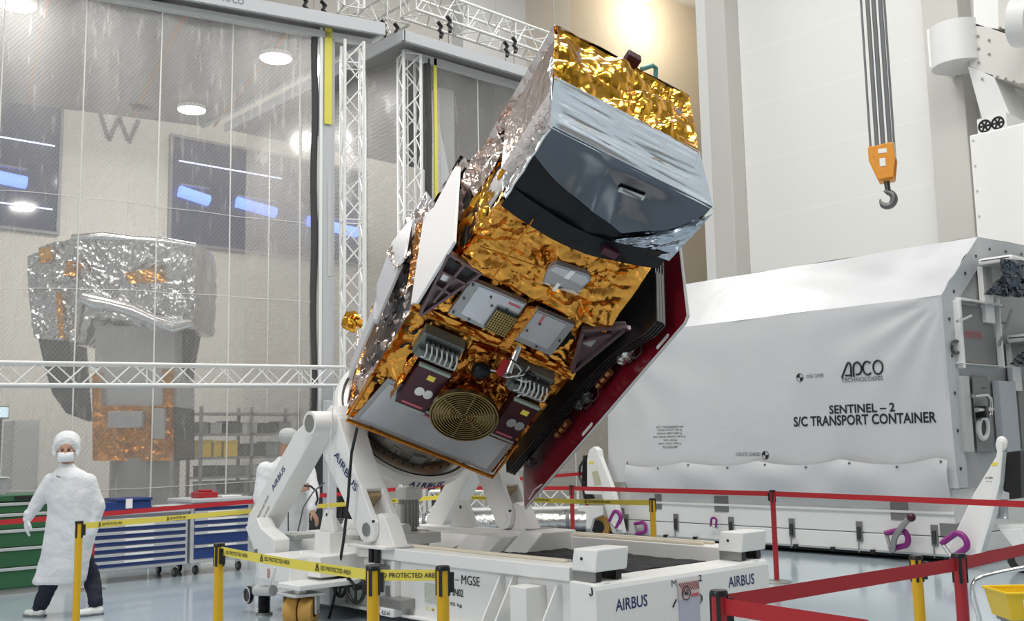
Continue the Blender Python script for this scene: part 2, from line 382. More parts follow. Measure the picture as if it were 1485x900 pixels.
rv.build('bolts', PALEGREY, bx)
fz = py((1445, 201)).z
fb = MB().box((p0.x + .08, 16.75, p0.z), (p0.x + .55, 17.6, p0.z + .28)).build('fan_housing', WHITE2, bx)
for k in (0, 1):
    c = V((p0.x + .2 + .21 * k, 16.745, p0.z + .14))
    MB().tube([c + V((.095 * math.cos(t), 0, .095 * math.sin(t))) for t in np.linspace(0, 2 * math.pi, 17)[:-1]], .016, 6, closed=True).build('fan_ring', BLACK, fb)
    fn = MB()
    for t in range(6): fn.bar(c, c + V((.09 * math.cos(t * 1.047), 0, .09 * math.sin(t * 1.047))), .03, .006, up=(0, 1, 0))
    fn.cyl(c + V((0, -.01, 0)), c + V((0, .01, 0)), .03, n=12); fn.build('fan_blades', BLACK, fb)

# ------------------------------------------------------------------ crane hook
HZ = 14.0
hb = atd((1284, 232), HZ); hk = thing('crane_hook_block', 'orange crane hook block hanging on grey ropes before the white wall', 'crane hook', hb)
cx_, cy_ = hb.x, hb.y
RX = V(RW[:, 0]); RX.z = 0; RX.normalize(); FY = V((-RX.y, RX.x, 0))      # block faces the aisle at an angle
RXb = (RX * .90 - FY * .43).normalized(); FYb = V((-RXb.y, RXb.x, 0))
def hp(u, w, z): return V((cx_, cy_, hb.z)) + RXb * u + FYb * w + V((0, 0, z))
for px, r, w in [(1257.5, .016, .05), (1267, .03, -.08), (1276, .032, -.08), (1286, .032, -.08), (1292, .016, .08)]:
    t = atd((px + 5, 214), HZ); MB().cyl(V((t.x, t.y, hb.z + .1)), V((t.x, t.y, 16.9)), r, n=10).build('rope', mat('grey_wire_rope', (.17, .175, .18), .6), hk, smooth=40)
def side(w0, w1, nm, m):
    pl = [(-.2, .17), (.12, .2), (.14, -.02), (.1, -.28), (-.1, -.3), (-.17, -.1), (-.2, -.02)]
    MB().prism([hp(u, w0, z) for u, z in pl], FYb * (w1 - w0)).build(nm, m, hk, bevel=.012)
side(-.16, -.12, 'cheek_plate', ORANGE); side(.1, .14, 'cheek_plate', ORANGE)
MB().prism([hp(u, -.118, z) for u, z in [(-.19, .17), (.135, .2), (.135, .02), (-.19, .0)]], FYb * .216).build('sheave_cover', PALEGREY, hk, bevel=.01)
MB().cyl(hp(-.02, -.1, -.1), hp(-.02, .09, -.1), .1, n=24).build('sheave', DARKST, hk, smooth=40)
MB().box((0, 0, 0), (.11, .004, .06), Matrix.Translation(hp(-.07, -.166, .06)) @ Matrix((RXb, FYb, (0, 0, 1))).transposed().to_4x4()).build('name_plate', WHITE2, hk)
MB().box((0, 0, 0), (.075, .005, .11), Matrix.Translation(hp(-.06, -.167, -.12)) @ Matrix((RXb, FYb, (0, 0, 1))).transposed().to_4x4()).build('load_plate', WHITE2, hk)
MB().bar(hp(-.09, -.02, -.27), hp(.1, -.02, -.27), .22, .07).build('crosshead', ORANGE, hk, bevel=.015)
MB().cyl(hp(0, -.02, -.3), hp(.01, -.02, -.44), .04, .036, n=12).build('shank', DARKST, hk, smooth=40)
pts = []; rr = []
for k, t in enumerate(np.linspace(100, -190, 26)):
    a = math.radians(t); pts.append(hp(.0 + .088 * math.cos(a) - .01, -.02, -.545 + .095 * math.sin(a))); rr.append(.036 + .014 * math.sin(math.pi * min(1, k / 22)) - (.03 * max(0, (k - 20) / 5)))
pts = [hp(.01, -.02, -.42)] + pts; rr = [.034] + rr
MB().tube(pts, rr, 12).build('hook', mat('worn_hook_steel', (.16, .16, .16), .4, .7), hk, smooth=60)
MB().bar(hp(.055, -.02, -.44), hp(.075, -.02, -.56), .012, .03).build('safety_latch', STEEL, hk)
# ------------------------------------------------------------------ cleanroom tents
CURT = bpy.data.materials.new('clear_reinforced_curtain'); CURT.use_nodes = True
nt = CURT.node_tree; nt.nodes.clear()
def N(t, **k):
    n = nt.nodes.new(t)
    for a, v in k.items(): setattr(n, a, v)
    return n
def mth(op, a, b=None):
    n = N('ShaderNodeMath', operation=op)
    for i, x in enumerate((a, b)):
        if x is None: continue
        if isinstance(x, (int, float)): n.inputs[i].default_value = x
        else: nt.links.new(x, n.inputs[i])
    return n.outputs[0]
out = N('ShaderNodeOutputMaterial'); tr = N('ShaderNodeBsdfTransparent'); df = N('ShaderNodeBsdfDiffuse'); tl = N('ShaderNodeBsdfTranslucent'); gl = N('ShaderNodeBsdfGlossy')
tr.inputs[0].default_value = (.92, .91, .895, 1); df.inputs[0].default_value = (.58, .565, .54, 1); tl.inputs[0].default_value = (.58, .565, .54, 1); gl.inputs['Roughness'].default_value = .22
tc = N('ShaderNodeTexCoord'); sp = N('ShaderNodeSeparateXYZ'); nt.links.new(tc.outputs['Object'], sp.inputs[0])
x, z = sp.outputs['X'], sp.outputs['Z']
dg1 = mth('LESS_THAN', mth('FRACT', mth('DIVIDE', mth('ADD', x, mth('MULTIPLY', z, .8)), .06)), .06)
dg2 = mth('LESS_THAN', mth('FRACT', mth('DIVIDE', mth('SUBTRACT', x, mth('MULTIPLY', z, .8)), .06)), .13)
lines = mth('MAXIMUM', dg1, dg2)
nz = N('ShaderNodeTexNoise'); nz.inputs['Scale'].default_value = .9; nz.inputs['Detail'].default_value = 5; nt.links.new(tc.outputs['Object'], nz.inputs['Vector'])
mp = N('ShaderNodeMapping'); mp.inputs['Scale'].default_value = (9, 1, 1.3); mp.inputs['Rotation'].default_value = (0, .7, 0); nt.links.new(tc.outputs['Object'], mp.inputs['Vector'])
sc = N('ShaderNodeTexNoise'); sc.inputs['Scale'].default_value = 1.6; sc.inputs['Detail'].default_value = 6; nt.links.new(mp.outputs[0], sc.inputs['Vector'])
scr = mth('MULTIPLY', mth('MAXIMUM', mth('SUBTRACT', sc.outputs['Fac'], .58), 0), 1.4)
fac = mth('MINIMUM', mth('ADD', mth('ADD', mth('MULTIPLY', lines, .13), scr), mth('ADD', mth('MULTIPLY', nz.outputs['Fac'], .14), .27)), .9)
bp = N('ShaderNodeBump'); bp.inputs['Strength'].default_value = .35; bp.inputs['Distance'].default_value = .03; nt.links.new(sc.outputs['Fac'], bp.inputs['Height'])
nt.links.new(bp.outputs[0], gl.inputs['Normal'])
m1 = N('ShaderNodeMixShader'); m1.inputs[0].default_value = .3; nt.links.new(df.outputs[0], m1.inputs[1]); nt.links.new(tl.outputs[0], m1.inputs[2])
m3 = N('ShaderNodeMixShader'); m3.inputs[0].default_value = .18; nt.links.new(m1.outputs[0], m3.inputs[1]); nt.links.new(gl.outputs[0], m3.inputs[2])
m2 = N('ShaderNodeMixShader'); nt.links.new(fac, m2.inputs[0]); nt.links.new(tr.outputs[0], m2.inputs[1]); nt.links.new(m3.outputs[0], m2.inputs[2])
nt.links.new(m2.outputs[0], out.inputs[0])
SEAM = mat('curtain_seam', (.70, .69, .66), .5)
ROOFM = mat('tent_roof_sheet', (.24, .232, .225), .7, var=(1.2, .08))
FASC = mat('tent_fascia', (.50, .51, .53), .5)
TAPE = mat('orange_roof_seam', (.42, .20, .10), .7)
YST = mat('yellow_strap', (.72, .66, .10), .6)
DSTR = mat('dark_curtain_edge', (.06, .06, .06), .8, bump=[('noise', 40, .6, .02)])
STRIPG = mat('grey_post_paint', (.52, .53, .55), .45)
LAMPW = mat('tent_lamp_glow', (1, 1, 1), .5, emit=((1, .98, .93), 40))

# tent nearest the camera, turned about 14 degrees; local x runs along its front, local y goes inward
AT = math.radians(76.3)
P0 = V((-13.24, 9.16, 0))
t1 = thing('cleanroom_tent', 'large clear curtained cleanroom tent on the left with lamps under its roof', 'tent', P0, Matrix.Rotation(AT, 3, 'Z'))
W1 = WM[t1.name]
def L1(x, y, z): return W1 @ V((x, y, z))
def inv1(p): return W1.inverted() @ p
HR = 8.2
MB().prism([(-9.5, .02, HR), (0, .02, HR), (-1.6, 6.2, HR), (-9.5, 6.2, HR)], (0, 0, .06)).build('roof', ROOFM, t1, local=True)
MB().box((-9.5, 0, HR - .04), (.05, .06, HR + .16)).build('fascia', FASC, t1, local=True)
MB().prism([(.05, .06, HR - .04), (-1.55, 6.2, HR - .04), (-1.62, 6.2, HR - .04), (-.02, .06, HR - .04)], (0, 0, .2)).build('fascia', FASC, t1, local=True)
MB().box((-9.5, .22, HR - .16), (-.1, .34, HR - .06)).build('curtain_track', PALEGREY, t1, local=True)
lettering('APCO', (-2.55, -.003, HR + .03), (1, 0, 0), (0, 0, 1), .32, .09, GREYINK, t1, local=True)
for k, xx in enumerate((-6.7, -4.9, -3.0, -1.4)):
    MB().box((xx, .4, HR - .012), (xx + .05, 6.1, HR - .004)).build('roof_seam', TAPE, t1, local=True)
def curtain(parent, x0, x1, y, z0, z1, seed):
    rnd = random.Random(seed); n = max(1, round((x1 - x0) / 1.05)); w = (x1 - x0) / n
    for k in range(n):
        a, b = x0 + k * w, x0 + (k + 1) * w
        def fn(u, v):
            xx = a + (b - a) * u; zz = z0 + (z1 - z0) * v
            return V((xx, y + .05 * math.sin(xx * 2.1 + seed) * (1 - .5 * v) + .03 * math.sin(xx * 5.3 + zz * .9 + seed * 2), zz))
        p = MB().grid(fn, 12, 26).build('curtain_panel', CURT, parent, local=True, smooth=80)
        f2 = lambda xx, zz: V((xx, y + .05 * math.sin(xx * 2.1 + seed) * (1 - .5 * (zz - z0) / (z1 - z0)) + .03 * math.sin(xx * 5.3 + zz * .9 + seed * 2) - .008, zz))
        MB().tube([f2(a, zz) for zz in np.linspace(z0, z1, 27)], .011, 5).build('curtain_seam', SEAM, p, local=True)
        for zz in (z0 + (z1 - z0) * f for f in (.13, .3, .46, .62)):
            MB().tube([f2(xx, zz + .06 * math.sin(xx * .7 + zz)) for xx in np.linspace(a, b, 9)], .006, 4).build('curtain_hem', SEAM, p, local=True)
        if k == n - 1: rnd.random()
cl = inv1(L1(0, 0, 0))
curtain(t1, -9.65, -1.25, .36, .06, HR - .06, 1); curtain(t1, -1.25, -1.02, .36, .06, HR - .06, 1)
ex = -1.02
MB().tube([(ex + .01 * math.sin(zz * 3), .33, zz) for zz in np.linspace(.06, HR - .05, 30)], .055, 8).build('curtain_edge', DSTR, t1, local=True, smooth=60)
MB().box((ex + .06, .24, 0), (ex + .11, .40, HR)).build('post', WHITE2, t1, local=True, bevel=.008)
MB().box((ex + .11, .26, 0), (ex + .31, .38, HR)).build('post', STRIPG, t1, local=True, bevel=.008)
MB().box((ex + .13, .22, 6.62), (ex + .25, .24, HR)).build('yellow_strap', YST, t1, local=True)
MB().box((ex + .2, .25, 4.2), (ex + .26, .256, 5.7)).build('label_strip', PALEGREY, t1, local=True)
for (px, lb) in [((400, 83), 'bright round lamp under the tent roof nearest the dark curtain edge'), ((278, 158), 'bright round lamp under the tent roof low above the foil satellite'),
                 ((25, 5), 'bright round lamp under the tent roof at the top left corner')]:
    p = onz(px, HR - .06)
    l = thing('tent_lamp', lb, 'lamp', p, group='round lamps under the tent roof')
    MB().cyl(p + V((0, 0, .055)), p - V((0, 0, .02)), .27, n=28).build('lamp_housing', WHITE, l, smooth=40)
    MB().cyl(p - V((0, 0, .02)), p - V((0, 0, .035)), .25, n=28).build('diffuser', LAMPW, l)
    al = area('tent_lamp_light', tuple(p - V((0, 0, .06))), .5, 420)
for px, lb in [((226, 15), 'small black box lamp under the tent roof above the letter marks'), ((203, 160), 'dark round fan unit far under the tent roof')]:
    p = onz(px, HR - .1); s = thing('roof_fixture', lb, 'fixture', p)
    MB().box((p.x - .1, p.y - .12, p.z), (p.x + .1, p.y + .12, p.z + .1)).build('body', BLACK, s, bevel=.01)
    MB().box((p.x - .02, p.y - .2, p.z + .04), (p.x + .02, p.y + .2, p.z + .09)).build('bracket', DARKST, s)

wl_ = MB(); 
def wq(px): return onx(px, -21.985)
for a, b in (((146, 166), (158, 203)), ((158, 203), (173, 170)), ((173, 170), (187, 206)), ((187, 206), (202, 172))):
    for k in range(6):
        p = wq(a) + (wq(b) - wq(a)) * (k + .3) / 6.2
        MB().box((-21.99, p.y - .045, p.z - .05), (-21.98, p.y + .045, p.z + .05)).build('letter_mark', GREYINK, bpy.data.objects['wall_back'])
# second tent behind it
t2 = thing('cleanroom_tent', 'grey clear curtained tent behind the near tent left of the satellite', 'tent', (-13.25, 9.58, 0), Matrix.Rotation(math.radians(90), 3, 'Z'))
def fasc2(lo, hi, m, nm): return MB().box(lo, hi).build(nm, m, t2, local=True)
fasc2((0, 0, HR), (6.5, 6.3, HR + .06), ROOFM, 'roof'); fasc2((-.02, -.05, HR - .05), (6.5, .02, HR + .13), FASC, 'fascia'); fasc2((-.05, -.05, HR - .05), (0, 6.3, HR + .13), FASC, 'fascia')
fasc2((.2, .25, HR - .18), (6.5, .33, HR - .05), PALEGREY, 'curtain_track')
curtain(t2, .75, 6.4, .33, .06, HR - .05, 5)
ex2 = .72
MB().tube([(ex2 + .01 * math.sin(zz * 3), .3, zz) for zz in np.linspace(.06, HR - .1, 30)], .06, 8).build('curtain_edge', DSTR, t2, local=True, smooth=60)
MB().box((ex2 + .10, .25, 0), (ex2 + .16, .28, HR - .06)).build('yellow_strap', YST, t2, local=True)
MB().box((ex2 + .3, .36, 0), (ex2 + .62, .6, HR - .5)).build('post', STRIPG, t2, local=True, bevel=.01)
def fnl(a, b):
    def fn(u, v): return V((.34 + .05 * math.sin((a + (b - a) * u) * 2.4), a + (b - a) * u, .06 + (HR - .1) * v))
    return fn
for k in range(5):
    p = MB().grid(fnl(.4 + k * 1.15, .4 + (k + 1) * 1.15), 10, 24).build('curtain_panel', CURT, t2, local=True, smooth=80)
    q = .4 + k * 1.15
    MB().tube([(.34 + .05 * math.sin(q * 2.4) - .01, q, zz) for zz in np.linspace(.1, HR - .05, 9)], .011, 5).build('curtain_seam', SEAM, p, local=True)

# ------------------------------------------------------------------ trusses
TRM = mat('white_truss_paint', (.78, .78, .76), .4)
def truss(label, p0, p1, w, h, bays, upv=(0, 0, 1), r=.025, rl=.012, group=None, planar=False, name='truss'):
    p0, p1 = V(p0), V(p1); d = (p1 - p0); L = d.length; d.normalize(); a = d.cross(V(upv)).normalized(); b = a.cross(d).normalized()
    t = thing(name, label, 'truss', p0, group=group)
    cs = [(-1, -1), (1, -1), (1, 1), (-1, 1)] if not planar else [(0, -1), (0, 1)]
    def at(c, s): return p0 + d * s + a * (c[0] * w / 2) + b * (c[1] * h / 2)
    for c in cs: MB().cyl(at(c, 0), at(c, L), r, n=10).build('chord', TRM, t, smooth=40)
    lc = MB(); st = L / bays
    prs = [(0, 1), (1, 2), (2, 3), (3, 0)] if not planar else [(0, 1)]
    for i, j in prs:
        for k in range(bays):
            q = (i, j) if k % 2 == 0 else (j, i)
            lc.cyl(at(cs[q[0]], k * st), at(cs[q[1]], (k + 1) * st), rl, n=6, caps=False)
            if planar: lc.cyl(at(cs[q[1]], k * st), at(cs[q[0]], (k + 1) * st), rl, n=6, caps=False)
    for k in range(0, bays + 1, max(4, bays // 3)):
        for i, j in prs: lc.cyl(at(cs[i], min(L, k * st)), at(cs[j], min(L, k * st)), rl, n=6, caps=False)
    lc.build('lacing', TRM, t)
    if p0.z > 8:
        for s in (.12, .5, .88):
            q = p0 + d * (L * s); MB().cyl((q.x, q.y, q.z + .1), (q.x, q.y, 17.0), .008, n=6).build('hanger_wire', GREY, t)
    return t
tw1 = onx((511, 300), -13.45); tw2 = onx((595, 300), -13.62)
q1 = truss('white lattice truss tower standing left, nearest the yellow strap', (tw1.x, tw1.y, 0), (tw1.x, tw1.y, 7.95), .30, .30, 22, upv=(.4, 1, 0), r=.026)
q2 = truss('white lattice truss tower under the corner of the rear tent roof', (tw2.x, tw2.y, 0), (tw2.x, tw2.y, 8.1), .30, .30, 24, upv=(.3, 1, 0), r=.026)
for q, tw in ((q1, tw1), (q2, tw2)):
    MB().box((tw.x - .3, tw.y - .3, 0), (tw.x + .3, tw.y + .3, .02)).build('base_plate', PALEGREY, q)
bl, br = onx((-60, 541.5), -13.9), ony((492, 546), 8.50)
br = onx((494, 546), -13.32)
bl = onx((-60, 542), -14.35 + .9); bl = br + (bl - br) * 1.45
lb_ = truss('long white horizontal truss beam crossing the clear curtain at mid height', bl, br, .27, .27, 26, r=.024, rl=.011, planar=False)
for dx in (-.12, .12): MB().cyl((bl.x, bl.y + dx, 0), (bl.x, bl.y + dx, bl.z + .1), .026, n=10).build('support_leg', TRM, lb_, smooth=40)
ft = onz((600, 22), 9.0); fr = onz((800, 92), 9.0)
truss('white truss beam above the rear tent running behind the satellite top', onz((592, 2), 9.3) , onz((830, 84), 9.3), .45, .45, 14, r=.028)
truss('white truss beam above the rear tent running off to the left', onz((592, 2), 9.3) + V((-.3, 0, -.05)), onz((440, 92), 9.3), .45, .45, 12, r=.028)
truss('short white truss stub rising above the near tent roof edge', onz((509, 16), 8.75), onz((509, 16), 8.75) + V((0, 0, 1.1)), .34, .34, 4, upv=(.3, 1, 0), r=.026)
CL = [((441, 8), 'black cable clamp on the near tent roof edge at far left'), ((468, 14), 'black cable clamp on the near tent roof edge beside the truss stub'), ((555, 42), 'black cable clamp at the corner of the near tent roof'),
      ((637, 44), 'lower black cable clamp left above the rear tent roof'), ((650, 36), 'upper black cable clamp left above the rear tent roof'),
      ((733, 72), 'lower black cable clamp beside the satellite tip'), ((745, 66), 'upper black cable clamp beside the satellite tip'), ((574, 46), 'black cable clamp over the corner of the rear tent')]
for (px, lb) in CL:
    p = onz(px, 8.72 if px[0] > 560 else 8.55)
    c = thing('cable_clamp', lb, 'clamp', p, group='black cable clamps on the tent roofs')
    MB().tube([p + V((.02, -.04, .13)), p + V((0, .05, .08)), p + V((0, .0, 0)), p + V((0, .07, -.05)), p + V((0, .03, -.12))], .035, 8).build('jaw', BLACK, c, smooth=50)
    MB().cyl(p + V((0, 0, .1)), p + V((0, 0, -.36)), .007, n=6).build('cable', DARKST, c)
# ------------------------------------------------------------------ inside the near tent: second spacecraft, racks
ZS = 16.6
def sp_(px, dz=0): return atd(px, ZS + dz)
base = sp_((200, 700)); base.z = 0
s2 = thing('satellite', 'silver foil wrapped satellite standing upright behind the clear curtain', 'satellite', base)
# frame of the wrapped craft: r to the picture's right, f away
r_ = V(RW[:, 0]); r_.z = 0; r_.normalize(); f_ = V((-r_.y, r_.x, 0))
def S2(px, w=0): 
    return sp_(px) + f_ * w
FOILT = mat('dull_silver_foil', (.62, .63, .64), .2, 1.0, bump=[('noise', 2.2, .7, .18), ('noise', 9, .3, .03)])
def wrap(poly, depth, n, amp, seed, nm, m):
    """closed crumpled shell: outline swept backwards"""
    rnd = random.Random(seed); vs = []; fs = []; rows = [(0, .86), (.06, .97), (.3, 1.0), (.7, 1.0), (1, .92)]
    out = []
    for k in range(len(poly)):
        a, b = poly[k], poly[(k + 1) % len(poly)]; L = math.dist(a, b); c = max(1, int(L / 9))
        for j in range(c): out.append((a[0] + (b[0] - a[0]) * j / c, a[1] + (b[1] - a[1]) * j / c))
    cxx = sum(p[0] for p in out) / len(out); cyy = sum(p[1] for p in out) / len(out); m_ = len(out)
    mb = MB()
    for (dd, sc) in rows:
        for p in out:
            q = (cxx + (p[0] - cxx) * sc + rnd.uniform(-1.2, 1.2), cyy + (p[1] - cyy) * sc + rnd.uniform(-1.2, 1.2))
            vs.append(S2(q, dd * depth + rnd.uniform(-amp, amp)))
    for r0 in range(len(rows) - 1):
        for i in range(m_): fs.append((r0 * m_ + i, r0 * m_ + (i + 1) % m_, (r0 + 1) * m_ + (i + 1) % m_, (r0 + 1) * m_ + i))
    fs.append(tuple(range(m_ - 1, -1, -1)))
    e0 = (len(rows) - 1) * m_
    fs.append(tuple(e0 + i for i in range(m_)))
    return mb.add(vs, fs).build(nm, m, s2)
wrap([(38, 372), (60, 350), (105, 343), (160, 342), (284, 352), (285, 420), (282, 478), (236, 482), (170, 470), (130, 462), (118, 500), (60, 490), (40, 480), (32, 420)], 1.5, 0, .07, 3, 'foil_cover', FOILT)
def ft(a, b, c, d, amp, seed, nm='foil_front', m=FOILT, w=-.03):
    t = MB(); foil(t, S2(a, w), S2(b, w), S2(c, w), S2(d, w), 8, 8, amp, seed, out=-f_); return t.build(nm, m, s2)
ft((40, 372), (106, 345), (124, 420), (42, 425), .08, 101); ft((42, 425), (124, 420), (112, 496), (50, 490), .05, 102)
ft((106, 345), (196, 345), (190, 440), (124, 420), .06, 103); ft((196, 345), (284, 354), (283, 415), (192, 405), .05, 104)
ft((192, 405), (283, 415), (282, 470), (190, 440), .03, 105); ft((124, 420), (192, 440), (240, 468), (128, 460), .03, 106)
hm = MB(); pts = [S2(p, -.05) for p in ((122, 432), (140, 438), (165, 442), (195, 450), (225, 464), (255, 474), (281, 468))]; hm.tube(pts, [.10, .13, .10, .12, .1, .12, .06], 12); hm.build('rolled_hem', mat('silver_foil', (.86, .86, .87), .2, 1.0), s2, smooth=60)
hm = MB(); hm.tube([S2(p, .02) for p in ((104, 344), (150, 342), (190, 346), (235, 349), (284, 356))], [.05, .07, .05, .06, .04], 10); hm.build('rolled_hem', MATS['silver_foil'], s2, smooth=60)
ft((184, 396), (228, 390), (246, 410), (190, 412), .05, 107, 'gold_patch', GOLD, -.09); ft((60, 362), (76, 358), (80, 378), (62, 384), .05, 108, 'gold_patch', GOLDB, -.09); ft((84, 424), (93, 424), (97, 490), (88, 490), .04, 109, 'gold_patch', GOLD, -.09)
ft((100, 378), (124, 384), (116, 402), (96, 400), .05, 110, 'gold_patch', AMBER, -.09)
PANG = mat('satellite_grey_panel', (.42, .42, .44), .4)
DKP = mat('dark_solar_panel', (.035, .04, .05), .25)
def slab(poly, w0, w1, nm, m): return MB().prism([S2(p, w0) for p in poly], f_ * (w1 - w0)).build(nm, m, s2, bevel=.01)
slab([(134, 470), (250, 474), (250, 534), (134, 532)], .1, .9, 'upper_panel', PANG)
slab([(140, 532), (256, 534), (256, 590), (140, 590)], .05, .95, 'lower_panel', PANG)
slab([(42, 484), (108, 500), (116, 610), (84, 598), (64, 570), (52, 530)], .3, .5, 'solar_panel', DKP)
slab([(250, 478), (270, 480), (258, 545), (250, 545)], .5, .8, 'side_panel', DKP)
fl = MB(); foil(fl, S2((134, 588)), S2((252, 588)), S2((252, 668)), S2((134, 668)), 11, 8, .05, 8, out=-f_); fl.build('lower_blanket', AMBER, s2)
slab([(134, 590), (252, 590), (252, 668), (134, 668)], .08, 1.1, 'lower_body', DKP)
for a, b in (((134, 540), (150, 590)), ((236, 535), (252, 590))):
    e = MB(); foil(e, S2((a[0], a[1]), -.02), S2((b[0], a[1]), -.02), S2((b[0], b[1]), -.02), S2((a[0], b[1]), -.02), 2, 5, .03, 9, out=-f_); e.build('blanket_strip', AMBER, s2)
slab([(158, 596), (208, 596), (208, 620), (158, 620)], -.06, .08, 'instrument_panel', PANG)
slab([(222, 592), (240, 592), (240, 636), (222, 636)], -.06, .08, 'instrument_panel', PANG)
st = MB(); c = S2((193, 668), .55)
st.cyl((c.x, c.y, .35), (c.x, c.y, c.z + .05), .55, n=24); st.build('stand_cone', GREY, s2, smooth=40)
MB().cyl((c.x, c.y, 0), (c.x, c.y, .35), .8, n=28).build('stand_base', DARKST, s2, smooth=40)

BXG = mat('grey_box_plastic', (.25, .26, .27), .5); BXW = mat('pale_box_plastic', (.55, .56, .56), .5); BXB = mat('dark_box_plastic', (.07, .07, .075), .5)
rk = thing('storage_rack', 'grey metal storage rack with shelves behind the clear curtain', 'shelf', onx((320, 720), -17.0) * 1)
ry0, ry1 = onx((290, 650), -17.0).y, onx((432, 650), -17.0).y
zs_ = [onx((330, y), -17.0).z for y in (598, 628, 662, 690, 715)]
for yy in (ry0, (ry0 + ry1) / 2, ry1):
    for xx in (-17.0, -17.5): MB().box((xx, yy - .025, 0), (xx + .05, yy + .025, zs_[0] + .1)).build('upright', GREY, rk)
for z in zs_: MB().box((-17.5, ry0, z - .04), (-16.95, ry1, z)).build('shelf_board', GREY, rk)
rnd = random.Random(4)
lbs = {}
sets = [(1, [(264, 276, BXG, 'grey'), (280, 300, BXW, 'pale'), (306, 330, BXB, 'dark'), (336, 362, BXW, 'pale'), (368, 395, BXB, 'dark'), (400, 420, BXG, 'grey')]),
        (2, [(264, 282, YELP, 'yellow'), (286, 300, YELP, 'yellow'), (304, 328, YELP, 'yellow'), (338, 372, BXB, 'dark'), (378, 408, BXG, 'grey')]),
        (3, [(266, 300, BXB, 'dark'), (306, 330, BXG, 'grey'), (345, 372, BXW, 'pale'), (378, 410, BXB, 'dark')]),
        (4, [(266, 290, BXG, 'grey'), (296, 330, BXB, 'dark'), (340, 366, BXG, 'grey'), (372, 405, BXW, 'pale')])]
pos = ['leftmost', 'second from the left', 'third from the left', 'fourth from the left', 'fifth from the left', 'sixth from the left']
rown = {1: 'top', 2: 'second', 3: 'third', 4: 'lowest'}
for row, bs in sets:
    for k, (x0, x1, m, cn) in enumerate(bs):
        x0, x1 = 290 + (x0 - 262) * .83, 290 + (x1 - 262) * .83; a, b = onx((x0, 650), -17.05), onx((x1, 650), -17.05); z = zs_[row]; h = (zs_[row - 1] - z) * rnd.uniform(.5, .75)
        t = thing('storage_box', '%s box on the %s shelf of the rack in the tent, %s' % (cn, rown[row], pos[k]), 'box', (-17.22, (a.y + b.y) / 2, z), group='boxes on the rack inside the tent')
        MB().box((-17.4, a.y, z), (-17.05, b.y, z + h * .88)).build('body', m, t, bevel=.01)
        MB().box((-17.41, a.y - .01, z + h * .88), (-17.04, b.y + .01, z + h)).build('rim', m, t, bevel=.006)
# pale cabinet and screen behind the curtain at left
cb = thing('wall_cabinet', 'pale grey cabinet standing behind the curtain left of the foil satellite', 'cabinet', onx((60, 700), -17.6))
a, b = onx((22, 600), -17.6), onx((58, 600), -17.6)
MB().box((-18.2, a.y, 0), (-17.6, b.y, a.z - .1)).build('body', BXW, cb, bevel=.01)
MB().box((-17.61, a.y + .03, .1), (-17.58, b.y - .03, a.z - .16)).build('door', PALEGREY, cb, bevel=.006)
mo = thing('monitor', 'pale glowing screen behind the curtain at the left picture edge', 'monitor', onx((3, 605), -17.5))
a, b = onx((-10, 590), -17.5), onx((11, 605), -17.5)
MB().box((-17.5, a.y, b.z), (-17.46, b.y, a.z)).build('screen', mat('lit_screen', (.6, .75, .8), .3, emit=((.6, .8, .9), 1.0)), mo)
MB().box((-17.56, a.y - .02, b.z - .02), (-17.5, b.y + .02, a.z + .02)).build('case', BXB, mo)
MB().cyl((-17.53, (a.y + b.y) / 2, 0), (-17.53, (a.y + b.y) / 2, b.z), .04, n=10).build('stand', BXB, mo)

# ------------------------------------------------------------------ tool cabinets in front of the curtain
HANDLE = mat('aluminium_handle', (.62, .63, .64), .35, .5)
CABG = mat('cabinet_grey', (.50, .51, .53), .45)
def caster(par, c, r=.05, axis=(0, 1, 0), fork=STEEL, wheel=BLACK, hub=GREY, w=.035):
    c = V(c); ax = V(axis).normalized()
    k = MB().prism([c + ax * (w * .8) + V((0, 0, 0)) , c + ax * (w * .8) + V((0, 0, r * 1.15)), c - ax * (w * .8) + V((0, 0, r * 1.15)), c - ax * (w * .8)], ax.cross(V((0, 0, 1))) * .012)
    k.cyl(c + V((0, 0, r * 1.1)), c + V((0, 0, r * 1.7)), r * .28, n=10)
    f = k.build('caster_fork', fork, par)
    MB().lathe([(r * .3, -w * .5), (r * .92, -w * .5), (r, -w * .25), (r, w * .25), (r * .92, w * .5), (r * .3, w * .5)], c, ax, 20).build('wheel', wheel, f, smooth=40)
    MB().cyl(c - ax * w * .55, c + ax * w * .55, r * .45, n=12).build('wheel_hub', hub, f, smooth=40)
    return f
def drawers(t, x, y0, y1, zs, m, inset=.03, handle_h=.03, tagw=0):
    for i in range(len(zs) - 1):
        z1, z0 = zs[i], zs[i + 1]
        dr = MB().box((x - .02, y0 + inset, z0 + .004), (x + .012, y1 - inset, z1 - .004)).build('drawer', m, t, bevel=.004)
        MB().box((x + .012, y0 + inset, z1 - .004 - handle_h), (x + .03, y1 - inset, z1 - .006)).build('handle', HANDLE, dr, bevel=.004)
        if tagw: MB().box((x + .030, (y0 + y1) / 2 - tagw, z1 - .004 - handle_h * .85), (x + .032, (y0 + y1) / 2 + tagw, z1 - .012)).build('label_holder', WHITE2, dr)
XF = -12.6
a = thing('tool_cabinet', 'wide rolling tool cabinet with seven thin blue drawers beside the walking person', 'tool cabinet', (XF - .35, 5.15, 0), group=None)
y0, y1 = 4.50, 5.755
MB().box((XF - .7, y0, .15), (XF - .02, y1, .80)).build('body', CABG, a, bevel=.01)
MB().box((XF - .72, y0 - .01, .80), (XF + .02, y1 + .01, .845)).build('worktop', CABG, a, bevel=.01)
MB().box((XF - .3, y0 - .005, .14), (XF - .02, y0 + .02, .78)).build('end_panel', BLUE, a)
